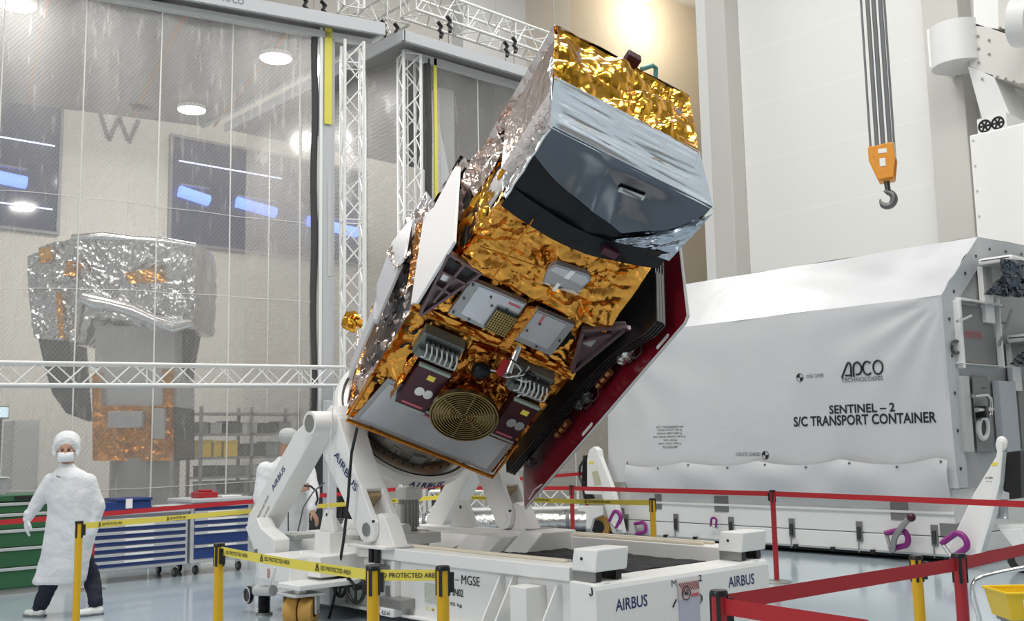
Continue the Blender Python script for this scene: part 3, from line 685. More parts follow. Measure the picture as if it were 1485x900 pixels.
drawers(a, XF - .02, y0, y1, [.77, .70, .615, .53, .445, .36, .275, .19], BLUE, .035, .036, .18)
for yy in (y0 + .12, y1 - .12):
    for xx in (XF - .12, XF - .6): caster(a, (xx, yy, .06), .06)
b = thing('tool_cabinet', 'taller rolling tool cabinet with thin and deep blue drawers right of the wide one', 'tool cabinet', (XF - .35, 6.2, 0))
y0, y1 = 5.79, 6.62
MB().box((XF - .7, y0, .15), (XF - .02, y1, .90)).build('body', CABG, b, bevel=.01)
MB().box((XF - .72, y0 - .01, .90), (XF + .02, y1 + .01, .945)).build('worktop', CABG, b, bevel=.01)
drawers(b, XF - .02, y0, y1, [.88, .80, .715, .63, .545, .38, .2], BLUE, .045, .036, .2)
for yy in (y0 + .12, y1 - .12):
    for xx in (XF - .12, XF - .6): caster(b, (xx, yy, .06), .06)
g = thing('tool_cabinet', 'green tool cabinet with deep drawers at the left picture edge', 'tool cabinet', (XF - .35, 3.5, 0))
y0, y1 = 2.75, 4.05
MB().box((XF - .7, y0, .06), (XF - .02, y1, 1.03)).build('body', mat('green_cabinet_body', (.03, .10, .05), .45), g, bevel=.01)
MB().box((XF - .66, y0 + .03, 0), (XF - .05, y1 - .03, .06)).build('plinth', GRYPAINT, g)
MB().box((XF - .72, y0 - .01, 1.03), (XF + .02, y1 + .01, 1.10)).build('worktop', GREEN, g, bevel=.01)
drawers(g, XF - .02, y0, y1, [1.02, .90, .72, .52, .30, .07], GREEN, .01, .035)
MB().box((XF + .02, y1 - .38, 1.04), (XF + .024, y1 - .1, 1.085)).build('label_strip', BLACK, g)
def small(nm, lb, cat, lo, hi, m, extra=None, grp=None):
    t = thing(nm, lb, cat, ((lo[0] + hi[0]) / 2, (lo[1] + hi[1]) / 2, lo[2]), group=grp)
    MB().box(lo, hi).build('body', m, t, bevel=.008)
    if extra: extra(t)
    return t
def blid(t):
    MB().box((XF - .62, 4.92, .958), (XF - .18, 5.36, .99)).build('lid', BLUE, t, bevel=.006)
    MB().box((XF - .19, 5.02, .87), (XF - .17, 5.1, .985)).build('label', WHITE2, t)
small('storage_case', 'flat blue case with white label on the wide blue drawer cabinet', 'case', (XF - .6, 4.6, .845), (XF - .2, 5.35, .955), BLUE, blid)
def rl(t): MB().box((XF - .42, 6.05, 1.02), (XF - .22, 6.18, 1.05)).build('grip', RED, t, bevel=.01)
small('tool_box', 'small red tool box on top of the taller blue drawer cabinet', 'box', (XF - .45, 5.98, .945), (XF - .2, 6.24, 1.02), RED, rl)
small('paper_pad', 'flat white pad on the right end of the taller drawer cabinet', 'paper', (XF - .45, 6.3, .945), (XF - .2, 6.58, .965), WHITE2, lambda t: MB().box((XF - .45, 6.3, .966), (XF - .42, 6.58, .975)).build('binding', GREY, t))
small('instrument_case', 'low grey instrument with black front on the wide drawer cabinet', 'instrument', (XF - .35, 5.36, .845), (XF - .02, 5.72, .885), PALEGREY, lambda t: MB().box((XF - .018, 5.40, .85), (XF - .012, 5.52, .88)).build('front', BLACK, t))
def cl_(t): MB().box((XF - .42, 3.44, 1.29), (XF - .18, 3.68, 1.30)).build('lid', WHITE2, t)
small('clear_box', 'small clear plastic box on the green cabinet at the left picture edge', 'box', (XF - .4, 3.46, 1.10), (XF - .2, 3.66, 1.29), mat('clear_plastic', (.75, .78, .8), .15, trans=.75), cl_)

# ------------------------------------------------------------------ things on the floor behind the trolley
SILT = mat('silver_wrapped_tube', (.55, .55, .54), .3, .9, bump=[('noise', 9, .6, .05)])
p0, p1 = onz((700, 768), .0), onz((825, 772), .0)
ct = thing('flat_cart', 'low grey flat cart carrying silver wrapped tubes behind the trolley', 'cart', ((p0 + p1) / 2))
q0, q1 = atd((690, 759), 15.2), atd((850, 744), 15.2); dq = (q1 - q0); dq.z = 0; dq.normalize(); nq = V((-dq.y, dq.x, 0))
cbase = V((q0.x, q0.y, 0)); LQ = (V((q1.x, q1.y, 0)) - cbase).length
def cq(s, w, z): return cbase + dq * s + nq * w + V((0, 0, z))
MB().prism([cq(-1, -.05, .2), cq(LQ + .1, -.05, .2), cq(LQ + .1, .7, .2), cq(-1, .7, .2)], (0, 0, .06)).build('platform', mat('grey_cart_paint', (.16, .17, .19), .5), ct, bevel=.01)
for s in (-.8, LQ - .45):
    for w in (.05, .6): caster(ct, cq(s, w, .1), .1, dq.cross(V((0, 0, 1))), wheel=RUBBER)
for k, (z, w, lb) in enumerate([(.412, .15, 'silver wrapped tube lying at the front of the flat cart'), (.412, .47, 'silver wrapped tube lying at the back of the flat cart')]):
    tb = thing('wrapped_tube', lb, 'tube', cq(0, w, z - .13), group='silver wrapped tubes on the cart')
    MB().tube([cq(s, w, z + .01 * math.sin(s * 7)) for s in np.linspace(-1.3, LQ, 24)], [.13 + .012 * math.sin(s * 9 + k) for s in np.linspace(-1.3, LQ, 24)], 18).build('tube', SILT, tb, smooth=50)
    for s in np.linspace(-.8, LQ - .3, 4): MB().cyl(cq(s, w, z), cq(s + .05, w, z), .148, n=18).build('tape_band', GREYINK, tb, smooth=40)
truss('white truss segment lying on the wrapped tubes behind the trolley', cq(-.7, .3, .74), cq(LQ - .1, .3, .74), .28, .28, 8, r=.022)
pl = thing('pole_stand', 'thin white pole on a round white foot right of the satellite panel', 'stand', onz((785, 768), 0))
c = onz((785, 768), 0); MB().cyl(c, c + V((0, 0, .03)), .2, .17, 24).build('foot', WHITE, pl, smooth=40); MB().cyl(c + V((0, 0, .03)), c + V((0, 0, 1.0)), .016, n=10).build('pole', WHITE, pl, smooth=40)
# tall wire-hung rack seen between the tilting arms
c0, c1 = onx((482, 770), -12.75), onx((545, 770), -12.75)
rc = thing('cable_rack', 'dark rack hung with black cables seen between the two white tilting arms', 'rack', ((c0 + c1) / 2).to_2d().to_3d())
for yy in (c0.y, c1.y): MB().box((-12.80, yy - .02, 0), (-12.75, yy + .02, 1.75)).build('upright', GREY, rc)
MB().box((-12.755, c0.y, .05), (-12.83, c1.y, 1.7)).build('back_panel', mat('dark_grey_panel', (.10, .105, .11), .6), rc)
MB().box((-12.82, c0.y + .05, 1.0), (-12.73, c1.y - .05, 1.32)).build('white_unit', PALEGREY, rc, bevel=.01)
rnd = random.Random(9)
for k in range(9):
    yy = c0.y + .1 + k * (c1.y - c0.y - .2) / 8; z0 = rnd.uniform(.2, .45)
    MB().tube([V((-12.73, yy + .02 * math.sin(z * 9 + k), z)) for z in np.linspace(z0, 1.0, 9)], .022, 7).build('cable', BLACK, rc, smooth=60)
pz = onx((478, 700), -12.3)
po = thing('grey_post', 'plain grey post standing behind the near arm of the trolley', 'post', (pz.x, pz.y, 0))
MB().box((pz.x - .06, pz.y - .075, 0), (pz.x + .06, pz.y + .075, 2.2)).build('column', STRIPG, po, bevel=.008)
MB().box((pz.x - .15, pz.y - .15, 0), (pz.x + .15, pz.y + .15, .02)).build('base_plate', GREY, po)
dk = onx((460, 690), -12.62)
db = thing('dark_panel', 'narrow dark grey panel behind the second person beside the grey post', 'panel', (dk.x, dk.y, 0))
MB().box((dk.x - .03, dk.y - .12, .05), (dk.x, dk.y + .1, 1.85)).build('board', mat('charcoal_panel', (.035, .037, .04), .6), db, bevel=.005)
MB().box((dk.x - .08, dk.y - .12, 0), (dk.x + .03, dk.y + .1, .05)).build('foot', DARKST, db)
# ------------------------------------------------------------------ barrier posts and belts
def post(label, p, m, h=1.0, base=True, r=.029, arm=None, capm=BLACK, band=None, grp=None):
    p = V((p[0], p[1], 0)); t = thing('barrier_post', label, 'barrier post', p, group=grp)
    MB().cyl(p + V((0, 0, .02)), p + V((0, 0, h - .012)), r, n=20).build('tube', m, t, smooth=40)
    c = MB().lathe([(0, h), (r * 1.05, h), (r * 1.16, h - .006), (r * 1.16, h - .02), (r * .9, h - .02)], p, (0, 0, 1), 24)
    for k in range(4):
        a = k * math.pi / 2 + .55
        q = p + V((math.cos(a), math.sin(a), 0)) * r * 1.02
        c.bar(q + V((0, 0, h - .01)), q + V((0, 0, h - .135)), .014, .01, up=(math.cos(a), math.sin(a), 0))
    c.build('cap', capm, t, smooth=40)
    if base:
        MB().lathe([(0, .028), (.03, .026), (.15, .016), (.165, .008), (.165, 0), (0, 0)], p, (0, 0, 1), 32).build('base', GREY, t, smooth=40)
    if arm:
        a = V((arm[0], arm[1], 0)).normalized(); q = p + a * (r + .012)
        MB().bar(q + V((0, 0, h - .12)), q + V((0, 0, h - .03)), .03, .022, up=tuple(a)).build('belt_clip', BLACK, t)
    if band: MB().cyl(p + V((0, 0, h - band)), p + V((0, 0, h - band + .03)), r * 1.04, n=20).build('reflective_band', GREYINK if False else mat('grey_band', (.3, .33, .3), .4), t, smooth=40)
    return t
def esd(belt, a, b, w, starts, side, hgt=.022):
    d = (b - a); L = d.length; d = d.normalized(); up = V((0, 0, 1)); up = (up - d * up.dot(d)).normalized()
    n = d.cross(up)
    if n.dot(V((0, 0, EYE)) - a) < 0: pass
    for s in starts:
        o = a + d * s - up * hgt * .5
        x = d if side > 0 else -d; o2 = o if side > 0 else o
        nn = x.cross(up) * .004
        tri = MB(); c = o2 + nn
        for i, j in (((-.055, -.004), (-.02, -.004)), ((-.02, -.004), (-.0375, .03)), ((-.0375, .03), (-.055, -.004))):
            tri.bar(c + x * i[0] + up * i[1], c + x * j[0] + up * j[1], .005, .001, up=tuple(x.cross(up)))
        tri.bar(c + x * -.0375 + up * .004, c + x * -.0375 + up * .02, .004, .001, up=tuple(x.cross(up)))
        tri.build('warning_triangle', INK, belt)
        lettering('ESD PROTECTED AREA', o2 - x * 0 + up * 0, x, up, .30, hgt, INK, belt, depth=.004)
def belt(label, a, b, m, w=.05, starts=(), sag=.0, side=1, grp=None):
    a, b = V(a), V(b); d = (b - a); mid = (a + b) / 2
    t = thing('barrier_belt', label, 'barrier belt', V((mid.x, mid.y, min(a.z, b.z))), group=grp)
    dn = d.normalized(); hn = V((-dn.y, dn.x, 0)).normalized()
    def fn(u, v): return a + d * u + V((0, 0, (v - .5) * w - sag * 4 * u * (1 - u))) + hn * .0008
    def fn2(u, v): return a + d * u + V((0, 0, (v - .5) * w - sag * 4 * u * (1 - u))) - hn * .0008
    mb = MB(); mb.grid(fn, 12, 1); mb.grid(fn2, 12, 1, flip=True)
    mb.build('webbing', m, t)
    if starts: esd(t, a + V((0, 0, -sag * .6)), b + V((0, 0, -sag * .6)), w, starts, side)
    return t
def at1(px, h=1.0): p = onz(px, h); return V((p.x, p.y, 0))
yA, yB, yC, yD = at1((115, 755)), at1((318, 787)), at1((541, 820)), at1((642, 820))
rE, rF, rG = at1((1042, 855)), at1((1390, 802)), at1((1120, 710))
yH, yI, yJ, yK = at1((946, 722)), at1((660, 714)), at1((1328, 805), .93), at1((752, 711))
rL = at1((829, 703)); rM = onx((642, 712), -12.1); rM.z = 0
def up(p, z): return V((p.x, p.y, z))
post('yellow barrier post in front of the walking person', yA, YEL, arm=(-.3, 1))
post('yellow barrier post left of the trolley, standing nearer than the tool cabinets', yB, YEL, arm=(1, 0))
post('yellow barrier post in front of the trolley side with the hand wheels', yC, YEL, arm=(1, 1))
post('yellow barrier post with a grey band in front of the MGSE lettering', yD, YEL, band=.30, arm=(.6, .8))
post('yellow barrier post at the far right end of the yellow belt before the transport container', yH, YEL)
post('yellow barrier post far behind the trolley left of the second tilting arm', yI, YEL)
post('yellow barrier post seen between the far arm and the dark red panel', yK, YEL)
post('yellow barrier post behind the front red belt at the right', yJ, YEL, h=.93, arm=(.9, .3))
post('red barrier post in the foreground beside the trolley end', rE, RED, arm=(.4, 1))
post('red barrier post at the right holding the front red belt', rF, RED)
post('red barrier post with a visible round base between trolley and container', rG, RED, arm=(-1, 0))
post('red barrier post behind the trolley left of the container jack', rL, RED)
post('red barrier post far behind the trolley beside the rear yellow post', rM, RED, h=.98)
rN = onx((133, 800), -12.3); post('red barrier post before the blue drawers behind the walking person', rN, RED, h=.86)
# belts
zb = .957
belt('yellow belt with black lettering sloping from the left post to the trolley front', up(yB, zb), up(yC, zb), YELB, starts=(.10, .62, 1.26), sag=.008)
belt('short yellow belt with black lettering before the trolley side', up(yC, zb), up(yD, zb), YELB, starts=(.02,), sag=.0)
hid = atd((385, 739), 11.9)
belt('yellow belt with black lettering in front of the blue drawers', up(yA, zb), hid, YELB, starts=(.32, 1.42), sag=.0)
belt('yellow belt passing behind the second person', hid, up(yI, zb), YELB, starts=(1.2,))
hp_ = V((hid.x, hid.y, 0)); post('yellow barrier post hidden behind the second person', hp_, YEL, h=hid.z + .045)
belt('yellow belt with black lettering between the far yellow posts behind the trolley', up(yI, .955), up(yH, .955), YELB, starts=(.3, 1.25, 2.1), sag=.012)
far0, far1 = onx((-150, 770), -12.25), onx((850, 686), -12.25)
post('red barrier post left of the green tool cabinet', far0, RED, h=far0.z + .045)
post('red barrier post far behind the trolley at the far end of the long red belt', far1, RED, h=far1.z + .045)
belt('long red belt in front of the tool cabinets running far behind the trolley', far0, V((far1.x, far1.y, far1.z)), REDB, w=.055)
belt('red belt between the two red posts before the white container', up(rL, .958), up(rG, .958), REDB, w=.055)
rR = onz((1560, 734), .958)
belt('red belt crossing the right half of the container toward the picture edge', up(rG, .958), rR, REDB, w=.055)
belt('red belt running left from the post behind the trolley', up(rM, .95), up(rL, .957), REDB, w=.055)
belt('front red belt rising from the foreground post to the right post', up(rE, .95), up(rF, .95), REDB, w=.06)
belt('front red belt running off the bottom edge from the foreground post', up(rE, .955) + V((.0, .0, -.012)), onz((1260, 912), .93), REDB, w=.06)
belt('front red belt leaving the right post toward the right picture edge', up(rF, .95), onz((1530, 786), .95), REDB, w=.06)
# chromed trolley handle and yellow bin at the right edge
CHR = mat('chrome_tube', (.7, .7, .69), .15, 1.0)
hd = thing('hand_truck', 'chrome bent tube handle of a trolley at the lower right edge', 'hand truck', onz((1425, 960), 0))
zz = 6.4
MB().tube([atd(p, zz) for p in ((1428, 960), (1420, 895), (1411, 864), (1410, 850), (1414, 842), (1424, 837), (1450, 830), (1490, 822), (1530, 815))], .016, 10).build('handle', CHR, hd, smooth=60)
a_p = atd((1530, 815), zz); MB().cyl(a_p, V((a_p.x, a_p.y, .02)), .016, n=10).build('leg', CHR, hd, smooth=40)
b_p = atd((1428, 960), zz); MB().cyl(b_p, V((b_p.x, b_p.y, .02)), .016, n=10).build('leg', CHR, hd, smooth=40)
bn = thing('plastic_bin', 'yellow plastic bin on the floor at the lower right corner', 'bin', onz((1490, 893), .0))
cb_ = onz((1500, 893), .35); bx0 = V((cb_.x - .02, cb_.y, 0))
o3 = atd((1486, 880), 7.4)
rr_ = V(RW[:, 0]); rr_.z = 0; rr_.normalize(); ff_ = V((-rr_.y, rr_.x, 0))
def bq(u, w, z): return V((o3.x, o3.y, 0)) + rr_ * u + ff_ * w + V((0, 0, z))
zt = o3.z + .10; zl = o3.z - .09
bb = MB(); ring = lambda u0, u1, w0, w1, z: [bq(u0, w0, z), bq(u1, w0, z), bq(u1, w1, z), bq(u0, w1, z)]
A_, B_ = ring(-.10, .42, 0, .3, zl), ring(-.135, .45, -.03, .33, zt)
bb.add(A_ + B_, [(3, 2, 1, 0), (0, 1, 5, 4), (1, 2, 6, 5), (2, 3, 7, 6), (3, 0, 4, 7)])
bb.build('bin_body', YELP, bn, solid=.006, bevel=.006)
MB().tube([bq(-.14, -.035, zt), bq(.45, -.035, zt), bq(.45, .335, zt), bq(-.14, .335, zt)], .012, 8, closed=True).build('rim', YELP, bn)
MB().prism([bq(-.02, -.028, zt - .1), bq(.3, -.028, zt - .1), bq(.3, -.022, zt - .045), bq(-.02, -.022, zt - .045)], ff_ * -.004).build('label', WHITE2, bn)
tbx = thing('bin_stand', 'low stand under the yellow bin at the lower right corner', 'stand', bq(0, 0, 0))
MB().prism(ring(-.08, .4, .02, .28, zl - .03), (0, 0, .028)).build('tray', GREY, tbx)
for u in (-.05, .37):
    for w in (.05, .25): MB().cyl(bq(u, w, 0), bq(u, w, zl - .03), .014, n=8).build('leg', GREY, tbx)
# floor tape near the lower right
# ------------------------------------------------------------------ transport container
COVER = mat('white_cover_fabric', (.61, .62, .635), .33, bump=[('noise', 2.2, .25, .05)], var=(.9, .02))
YC = 12.6; XL, XR = -11.75, -6.0
tc_ = thing('transport_container', 'large white fabric covered spacecraft transport container with black lettering', 'container', (-8.9, 14.6, 0))
MB().box((XL + .15, 12.66, .09), (XR - .06, 16.5, .315)).build('base_tray', WHITE, tc_, bevel=.01)
MB().box((XL + .15, 12.66, .325), (XR - .06, 16.5, 1.0)).build('base_body', WHITE, tc_, bevel=.015)
MB().box((XL + .2, 12.7, .31), (XR - .1, 16.4, .33)).build('seal', DARKST, tc_)
MB().box((XL + .13, 12.63, .60), (XR - .05, 12.67, .63)).build('rib', WHITE, tc_)
MB().box((XL + .4, 12.8, .03), (XR - .3, 16.3, .09)).build('skid', BLACK, tc_)
prof = [(12.60, .92), (12.60, 3.31), (13.78, 4.20), (15.5, 4.27), (16.5, 3.3), (16.55, .9)]
def covfn(u, v):
    x = XL + (XR - XL) * u
    # along profile front bottom -> crease -> ridge
    z = .92 + (3.31 - .92) * v; y = 12.60
    wv = .016 * noise.noise(V((x * .7, z * .5, 1))) + .012 * noise.noise(V((x * 2.2, z * 1.1, 4)))
    dr = (XR - x); dl = (x - XL)                       # folds fanning from the upper corners
    ang = math.atan2(3.31 - z, dr + .02); rad = math.hypot(dr, 3.31 - z)
    wv += .022 * math.sin(ang * 16) * math.exp(-rad / 1.1) * min(1, rad * 3)
    ang2 = math.atan2(3.31 - z, dl + .02); rad2 = math.hypot(dl, 3.31 - z); wv += .02 * math.sin(ang2 * 14) * math.exp(-rad2 / 1.2) * min(1, rad2 * 3)
    flare = .10 * (1 - v) ** 3
    return V((x - .0 + (.06 * (1 - v) ** 2 if u > .999 else 0), y - wv * 1.2 - flare * .35, z))
cv = MB().grid(covfn, 110, 44).build('front_cover', COVER, tc_, smooth=80)
def roof(u, v):
    x = XL + (XR - XL) * u; y = 12.6 + 1.18 * v; z = 3.31 + .89 * v
    e = math.exp(-(XR - x) / 1.3)
    wv = .02 * math.sin((x * .9 + v * 3.2) * 5) * e * (v * (1 - v) * 4) + .012 * noise.noise(V((x * .8, v * 2, 9)))
    return V((x, y - wv * .6, z + wv * .8))
MB().grid(roof, 90, 14).build('sloped_cover', COVER, tc_, smooth=80)
MB().grid(lambda u, v: V((XL + (XR - XL) * u, 13.78 + 1.72 * v, 4.2 + .07 * v + .01 * noise.noise(V((u * 9, v * 3, 2))))), 40, 8).build('top_cover', COVER, tc_, smooth=80)
MB().grid(lambda u, v: V((XL + (XR - XL) * u, 15.5 + 1.05 * v, 4.27 - 1.0 * v)), 4, 4).build('back_cover', COVER, tc_)
MB().grid(lambda u, v: V((XL + (XR - XL) * u, 16.55, .92 + 2.35 * v)), 4, 4).build('back_cover', COVER, tc_)
def flapfn(u, v):
    x = XL + .45 + (XR - .02 - XL - .45) * u
    sc_ = abs(math.sin(u * math.pi * 4.0 + .35)); top = 1.235 + .06 * u - .075 * sc_
    z = .80 + (top - .80) * v
    wv = .075 * math.sin(v * math.pi * .8) * (.55 + .45 * math.sin(u * math.pi * 8 + 1.2)) + .015 * noise.noise(V((x * 3, z * 3, 6)))
    return V((x, 12.545 - wv - .02 * (1 - v), z + .02 * noise.noise(V((x * 1.3, 0, 3)))))
MB().grid(flapfn, 96, 12).build('lower_flap', COVER, tc_, smooth=80)
sn = MB()
for f in (.12, .24, .37, .5, .62, .75, .87, .985): p = flapfn(f, .93); MB().cyl(p - V((0, .012, 0)), p + V((0, .01, 0)), .016, n=10).build('snap_fastener', GREYINK, tc_)
MB().cyl((XL + .44, 12.51, .82), (XL + .46, 12.52, 1.25), .012, n=6).build('flap_edge', GREYINK, tc_)
# end panel with riveted border
ENDP = mat('grey_end_panel', (.44, .45, .45), .45); ENDW = mat('end_border', (.56, .58, .60), .4)
MB().prism([(XR - .06, y, z) for y, z in [(12.66, .9), (12.66, 3.30), (13.80, 4.16), (15.48, 4.22), (16.4, 3.3), (16.4, .9)]], (.03, 0, 0)).build('end_panel', ENDP, tc_)
outer = [(12.60, .92), (12.60, 3.31), (13.78, 4.2), (15.5, 4.26), (16.5, 3.3)]; inner = [(12.95, .92), (12.93, 3.2), (13.92, 3.92), (15.3, 3.98), (16.2, 3.2)]
bd = MB()
for k in range(len(outer) - 1):
    bd.prism([(XR - .03, *outer[k]), (XR - .03, *outer[k + 1]), (XR - .03, *inner[k + 1]), (XR - .03, *inner[k])], (.035, 0, 0))
bd.build('cover_border', ENDW, tc_)
rv = MB()
for k in range(len(outer) - 1):
    a, b = V((XR + .005, (outer[k][0] + inner[k][0]) / 2, (outer[k][1] + inner[k][1]) / 2)), V((XR + .005, (outer[k + 1][0] + inner[k + 1][0]) / 2, (outer[k + 1][1] + inner[k + 1][1]) / 2))
    n = max(3, int((b - a).length / .4))
    for j in range(n): c = a + (b - a) * (j + .5) / n; MB().cyl(c, c + V((.012, 0, 0)), .022, n=10).build('border_stud', DARKST, tc_)
def E(px, dx=0): return onx(px, XR + dx)
def ebox(p_tl, p_br, x0, x1, nm, m, par=tc_, bev=.01):
    a, b = E(p_tl), E(p_br); return MB().box((XR + x0, min(a.y, b.y), min(a.z, b.z)), (XR + x1, max(a.y, b.y), max(a.z, b.z))).build(nm, m, par, bevel=bev)
RECS = mat('recess_grey', (.24, .245, .24), .55)
ebox((1386, 440), (1443, 529), 0, .02, 'instrument_recess', RECS); 
for a, b in (((1384, 436), (1444, 442)), ((1384, 526), (1470, 534)), ((1384, 436), (1388, 534)), ((1440, 432), (1447, 534))): ebox(a, b, 0, .09, 'recess_frame', WHITE)
ebox((1389, 438), (1440, 447), .05, .16, 'clear_visor', mat('clear_plastic', (.75, .78, .8), .15, trans=.75))
MB().bar(E((1388, 466), .12), E((1408, 457), .14), .03, .03).build('visor_rod', STEEL, tc_)
lettering('REMOVE BEFORE', E((1399, 484), .025), (0, 1, 0), (0, 0, 1), .5, .05, PINK, tc_); lettering('OPENING COVER', E((1398, 489), .025), (0, 1, 0), (0, 0, 1), .52, .05, PINK, tc_)
MB().tube([E((1387 + 6 * math.cos(t), 503 + 9 * math.sin(t)), .03) for t in np.linspace(0, 6.2, 14)], .02, 6).build('hose_loop', DARKST, tc_)
MB().cyl(E((1468, 448), .2), E((1449, 500), .05), .018, n=8).build('strut', GREY, tc_); MB().cyl(E((1449, 466), .05), E((1462, 470), .12), .014, n=8).build('strut_brace', GREY, tc_)
ebox((1388, 545), (1407, 655), 0, .06, 'side_box', PALEGREY); ebox((1408, 545), (1440, 655), 0, .02, 'connector_recess', RECS); ebox((1438, 552), (1470, 655), .0, .10, 'hatch_cover', mat('pale_blue_grey', (.42, .45, .48), .4)); ebox((1470, 552), (1500, 650), 0, .05, 'rear_panel', RECS)
MB().tube([E((1425.5 + 6.5 * math.cos(t), 620 + 15.5 * math.sin(t)), .04) for t in np.linspace(0, 2 * math.pi, 25)[:-1]], .035, 8, closed=True).build('port_ring', WHITE2, tc_, smooth=60)
pg = E((1425.5, 620), .03); MB().cyl(pg, pg + V((.006, 0, 0)), .14, n=24).build('port_glass', BLACK, tc_)
MB().tube([E(p, .12) for p in ((1412, 574), (1430, 572), (1436, 578), (1437, 592), (1436, 602))], .03, 10).build('pipe', STEEL, tc_, smooth=60)
MB().tube([E(p, .12) for p in ((1416, 594), (1428, 594), (1438, 593))], .03, 10).build('pipe_branch', STEEL, tc_, smooth=60)
ebox((1411, 589), (1417, 606), .02, .16, 'valve', BLACK); MB().box((XR, *E((1422, 563))[1:]), (XR + .03, E((1428, 563)).y, E((1422, 561)).z)).build('name_plate', DARKST, tc_)
# wrapped air units on the end
PFOIL = mat('grey_protective_film', (.11, .125, .15), .12, 1.0, bump=[('crease', 4, .9, .1), ('noise', 12, .4, .04)])
for k, (x, y, sc, lb) in enumerate([(1412, 376, 1.0, 'upper white air unit half wrapped in grey film on the container end'), (1453, 486, .85, 'lower white air unit half wrapped in grey film on the container end')]):
    t = thing('air_unit', lb, 'air unit', E((x + 20, y + 25), .1), group='air units on the container end')
    a, b = E((x, y)), E((x + 43 * sc, y + 19 * sc)); b2 = E((x + 90, y + 20))
    MB().box((XR + .05, a.y, b.z), (XR + .5, b2.y, a.z)).build('housing', WHITE2, t, bevel=.03)
    MB().box((XR + .09, a.y - .006, b.z + .06), (XR + .46, a.y + .002, a.z - .04)).build('grille', BLACK, t)
    m0, m1 = E((x + 14, y + 12)), E((x + 32, y + 9)); lettering('airmotion', (XR + .502, m0.y, m0.z), (0, 1, 0), (0, 0, 1), .42, .04, GREYINK, t) if False else MB().box((XR + .5, m0.y, m0.z), (XR + .503, m1.y, m0.z + .03)).build('badge', GREYINK, t)
    MB().box((XR, a.y + .08, b.z - .75 * sc), (XR + .07, a.y + .35, b.z)).build('bracket', WHITE, t)
    f = MB(); q0, q1, q2, q3 = E((x + 41 * sc, y - 1), .5), E((x + 95, y + 6), .52), E((x + 95, y + 30), .5), E((x + 44 * sc, y + 24 * sc), .45)
    foil(f, q0, q1, q2, q3, 9, 8, .07, 20 + k, out=(1, 0, 0)); foil(f, q3, q2, E((x + 95, y + 58), .3), E((x + 14 * sc, y + 51 * sc), .1), 9, 8, .07, 25 + k, out=(1, 0, 0)); f.build('film_wrap', PFOIL, t, solid=.006)
    f = MB(); foil(f, E((x + 38 * sc, y - 1), .5), E((x + 95, y + 2), .52), E((x + 95, y - 2), .05), E((x + 38 * sc, y - 3), .05), 6, 3, .03, 30 + k, out=(0, 0, 1)); f.build('film_top', PFOIL, t, solid=.006)
# plates, latches, clips on the base front
FR = 12.66
def F(px, y=FR): return ony(px, y)
PLATEM = mat('brushed_plate', (.30, .30, .29), .4, .7)
for (x0, y0, x1, y1) in [(950, 716, 960, 738), (1036, 719, 1057, 742), (1291, 727, 1318, 754), (895, 736, 906, 752)]:
    a, b = F((x0, y0)), F((x1, y1)); MB().box((a.x, FR - .012, b.z), (b.x, FR + .01, a.z)).build('lifting_plate', PLATEM, tc_)
a, b = F((1363, 758)), F((1400, 779)); MB().box((a.x, FR - .012, b.z), (XR - .048, FR + .5, a.z)).build('corner_plate', PLATEM, tc_)
for x, y in [(909, 757), (981, 757), (1061, 762), (1149, 765), (1247, 770), (1356, 776)]:
    c = F((x, y)); l = MB().box((c.x - .045, FR - .02, c.z - .13), (c.x + .045, FR, c.z + .13)).build('latch', PLATEM, tc_, bevel=.004)
    MB().box((c.x - .022, FR - .045, c.z - .1), (c.x + .022, FR - .02, c.z + .06)).build('latch_lever', DARKST, l, bevel=.004)
    MB().cyl((c.x - .01, FR - .03, c.z - .1), (c.x - .012, FR - .03, c.z - .27), .009, n=6).build('latch_pin', GREY, l)
for x, y in [(888, 774), (926, 776), (967, 779), (1010, 782), (1104, 790), (1156, 793), (1210, 797), (1268, 801)]:
    c = F((x, y - 2)); MB().box((c.x - .035, FR - .05, c.z - .025), (c.x + .035, FR, c.z + .025)).build('clip', BLACK, tc_, bevel=.006)
MB().box((XL + .15, FR - .035, .085), (XR - .06, FR + .05, .11)).build('lower_rail', mat('rail_grey', (.5, .53, .54), .3, .4), tc_)
# lettering on the front cover, lying on its folds
YT = 12.56
def stick(o):
    off = WM[tc_.name].translation
    for v in o.data.vertices:
        x, z = v.co.x + off.x, v.co.z + off.z
        u, w = (x - XL) / (XR - XL), (z - .92) / (3.31 - .92)
        d = v.co.y + off.y - YT
        v.co.y = covfn(min(.998, max(0, u)), min(1, max(0, w))).y - .005 + d - off.y
    return o
def T(txt, px0, px1, pxh, m=INK, **k):
    a, b = ony(px0, YT), ony(px1, YT); h = (ony((px0[0], px0[1] - pxh), YT) - a).length
    z = (a.z + b.z) / 2
    return stick(lettering(txt, (a.x, YT, z), (1, 0, 0), (0, 0, 1), b.x - a.x, h, m, tc_, **k))
T('SENTINEL \u2013 2', (1201, 599.5), (1296, 597.0), 12.6, bold=.022); T('S/C TRANSPORT CONTAINER', (1150, 617.5), (1357, 613.5), 14.5, bold=.022)
T('TECHNOLOGIES', (1219, 554), (1279, 551), 6, GREYINK); T('COG COVER', (1168, 547.5), (1193, 546.5), 5, GREYINK); T('COG STC LOADED', (1066, 661), (1102, 660.5), 5, GREYINK)
def strokes(lst, r=.028):
    b = MB()
    for pts in lst: b.tube(pts, r, 6)
    return b
a0, a1 = ony((1219, 547), YT - .01), ony((1279, 545), YT - .01); wl = a1.x - a0.x; hl = (ony((1250, 526), YT - .01) - ony((1250, 547), YT - .01)).length
def lp(u, v): return V((a0.x + u * wl, YT - .004, a0.z + v * hl))
